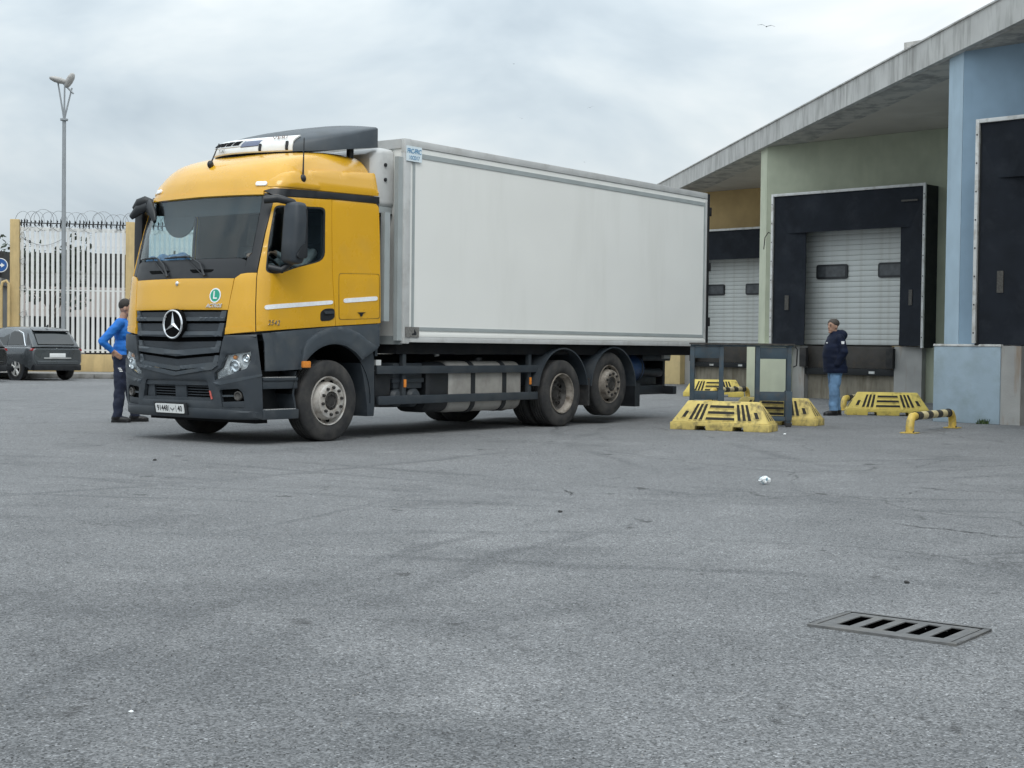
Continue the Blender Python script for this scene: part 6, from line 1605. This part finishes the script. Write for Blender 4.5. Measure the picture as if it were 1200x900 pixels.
# cracks in the asphalt: thin dark ragged strips
rc = random.Random(4)
gobj = bpy.data.objects['ground']
for pl_ in ([(3.25, 12.63), (3.58, 12.9), (3.76, 12.62), (4.09, 12.51), (4.75, 12.3)], [(2.66, 10.19), (2.8, 9.97), (3.03, 9.76), (3.16, 9.55), (3.6, 9.2)], [(3.15, 11.98), (3.47, 12.51), (3.68, 12.61)],
            [(1.32, 16.66), (1.62, 17.26), (2.04, 18.39)], [(.44, 12.36), (.49, 12.01), (.51, 11.67)], [(3.99, 14.84), (4.37, 15.43), (4.86, 16.33)], [(-.41, 11.97), (.01, 12.31), (.69, 13.02), (1.3, 13.88)]):
    P = []
    for a, b in zip(pl_, pl_[1:]):
        k = max(2, int(math.hypot(a[0] - b[0], a[1] - b[1]) / .05))
        for i in range(k): t = i / k; P.append(Vector((a[0] + (b[0] - a[0]) * t + rc.uniform(-.02, .02), a[1] + (b[1] - a[1]) * t + rc.uniform(-.03, .03))))
    vs = []; fs = []
    for i, p in enumerate(P):
        w = .0055 * rc.uniform(.2, 1.3) * min(1, i / 4, (len(P) - 1 - i) / 4); vs += [(p.x - w, p.y - w, .004), (p.x + w, p.y + w, .004)]
    for i in range(len(P) - 1): fs.append((2 * i, 2 * i + 1, 2 * i + 3, 2 * i + 2))
    me = bpy.data.meshes.new('crack'); me.from_pydata(vs, [], fs); me.materials.append(MATS['stone_dark']); obj('crack', me, gobj)
# loose grit in the foreground: nobody could count it
gv = MB(); rnd = random.Random(5)
for i in range(2600):
    y = 3.6 + 9 * rnd.random() ** 1.7; x = rnd.uniform(-.42, .42) * y; r = rnd.uniform(.0018, .0045)
    a = rnd.uniform(0, pi); c_, s_ = cos(a) * r, sin(a) * r
    gv.add([(x + c_, y + s_, .0), (x - s_, y + c_, .0), (x - c_, y - s_, .0), (x + s_, y - c_, .0), (x, y, r * 1.1)], [(0, 1, 4), (1, 2, 4), (2, 3, 4), (3, 0, 4)], rnd.choice((0, 0, 1)))
gm = bpy.data.meshes.new('grit'); gm.from_pydata(gv.v, [], gv.f)
for i, p in enumerate(gm.polygons): p.material_index = gv.m[i]
gm.materials.append(MATS['stone']); gm.materials.append(MATS['stone_dark'])
tag(obj('grit', gm), 'loose grit scattered over the foreground asphalt', 'grit', kind='stuff')
wd = MB(); rnd = random.Random(3)
for i in range(34):
    a = rnd.uniform(0, 2 * pi); L = rnd.uniform(.03, .11); d = Vector((cos(a) * .5, sin(a) * .5, 1)).normalized(); s_ = Vector((-sin(a), cos(a), 0)) * .012
    p = Vector((rnd.uniform(-.10, .10), rnd.uniform(-.04, .04), 0)); wd.add([p - s_, p + s_, p + d * L * .6 + s_, p + d * L, p + d * L * .6 - s_], [(0, 1, 2, 3, 4)])
wl_ = CB + TV * .80 + NV * -.62
tag(obj('weed', wd.mesh('weed', 'weed', smooth=0), None, (wl_.x, wl_.y, 0)), 'small green weed growing at the foot of the blue plinth', 'plant')
def bird(label, loc, span, rz, bank, flap):
    b = MB(); s = span / 2
    b.tube([(-.20 * s, 0, 0), (-.05 * s, 0, .01 * s), (.18 * s, 0, .01 * s), (.28 * s, 0, 0)], [.02 * s, .075 * s, .07 * s, .02 * s], 8)
    t = thing('seagull', label, 'bird', loc, rz, 'gulls flying in the sky'); t.rotation_euler = (bank, 0, rz)
    b.build('body', 'bird_white', t, smooth=60)
    for sg_ in (1, -1):
        w = MB(); pts = [(.0, .05, 0), (.03, .5, flap * .35), (-.06, 1.0, flap * .1)]
        ch = [.20, .17, .03]; vs = []
        for (x, y, z), c in zip(pts, ch): vs += [(x * s + c * s * .5, sg_ * y * s, z * s), (x * s - c * s * .5, sg_ * y * s, z * s), (x * s - c * s * .3, sg_ * y * s, z * s + .015 * s)]
        w.add(vs, [(0, 1, 4, 3), (3, 4, 7, 6), (1, 2, 5, 4), (4, 5, 8, 7), (2, 0, 3, 5), (5, 3, 6, 8), (0, 2, 1), (6, 7, 8)]); w.build('wing', 'bird_grey', t, smooth=0)
def at(px, py, D):
    x = (px - 600) / 1720; y = -(py - 450) / 1720; d = rt * x + up * y + fwd; return Vector((0, 0, CAM_H)) + d * D
bird('largest gull with spread wings high above the canopy', at(898, 31, 100), 1.25, radians(70), .15, .5)
bird('tiny gull right of the middle of the sky', at(692, 126, 260), 1.2, radians(100), -.3, .6)
bird('tiny gull high in the sky above the truck box', at(602, 75, 330), 1.1, radians(20), .2, .5)
bird('tiny gull just above the truck box', at(611, 139, 330), 1.1, radians(60), .3, .7)
bird('tiny gull low over the far end of the truck box', at(685, 190, 340), 1.0, radians(140), 0, .6)
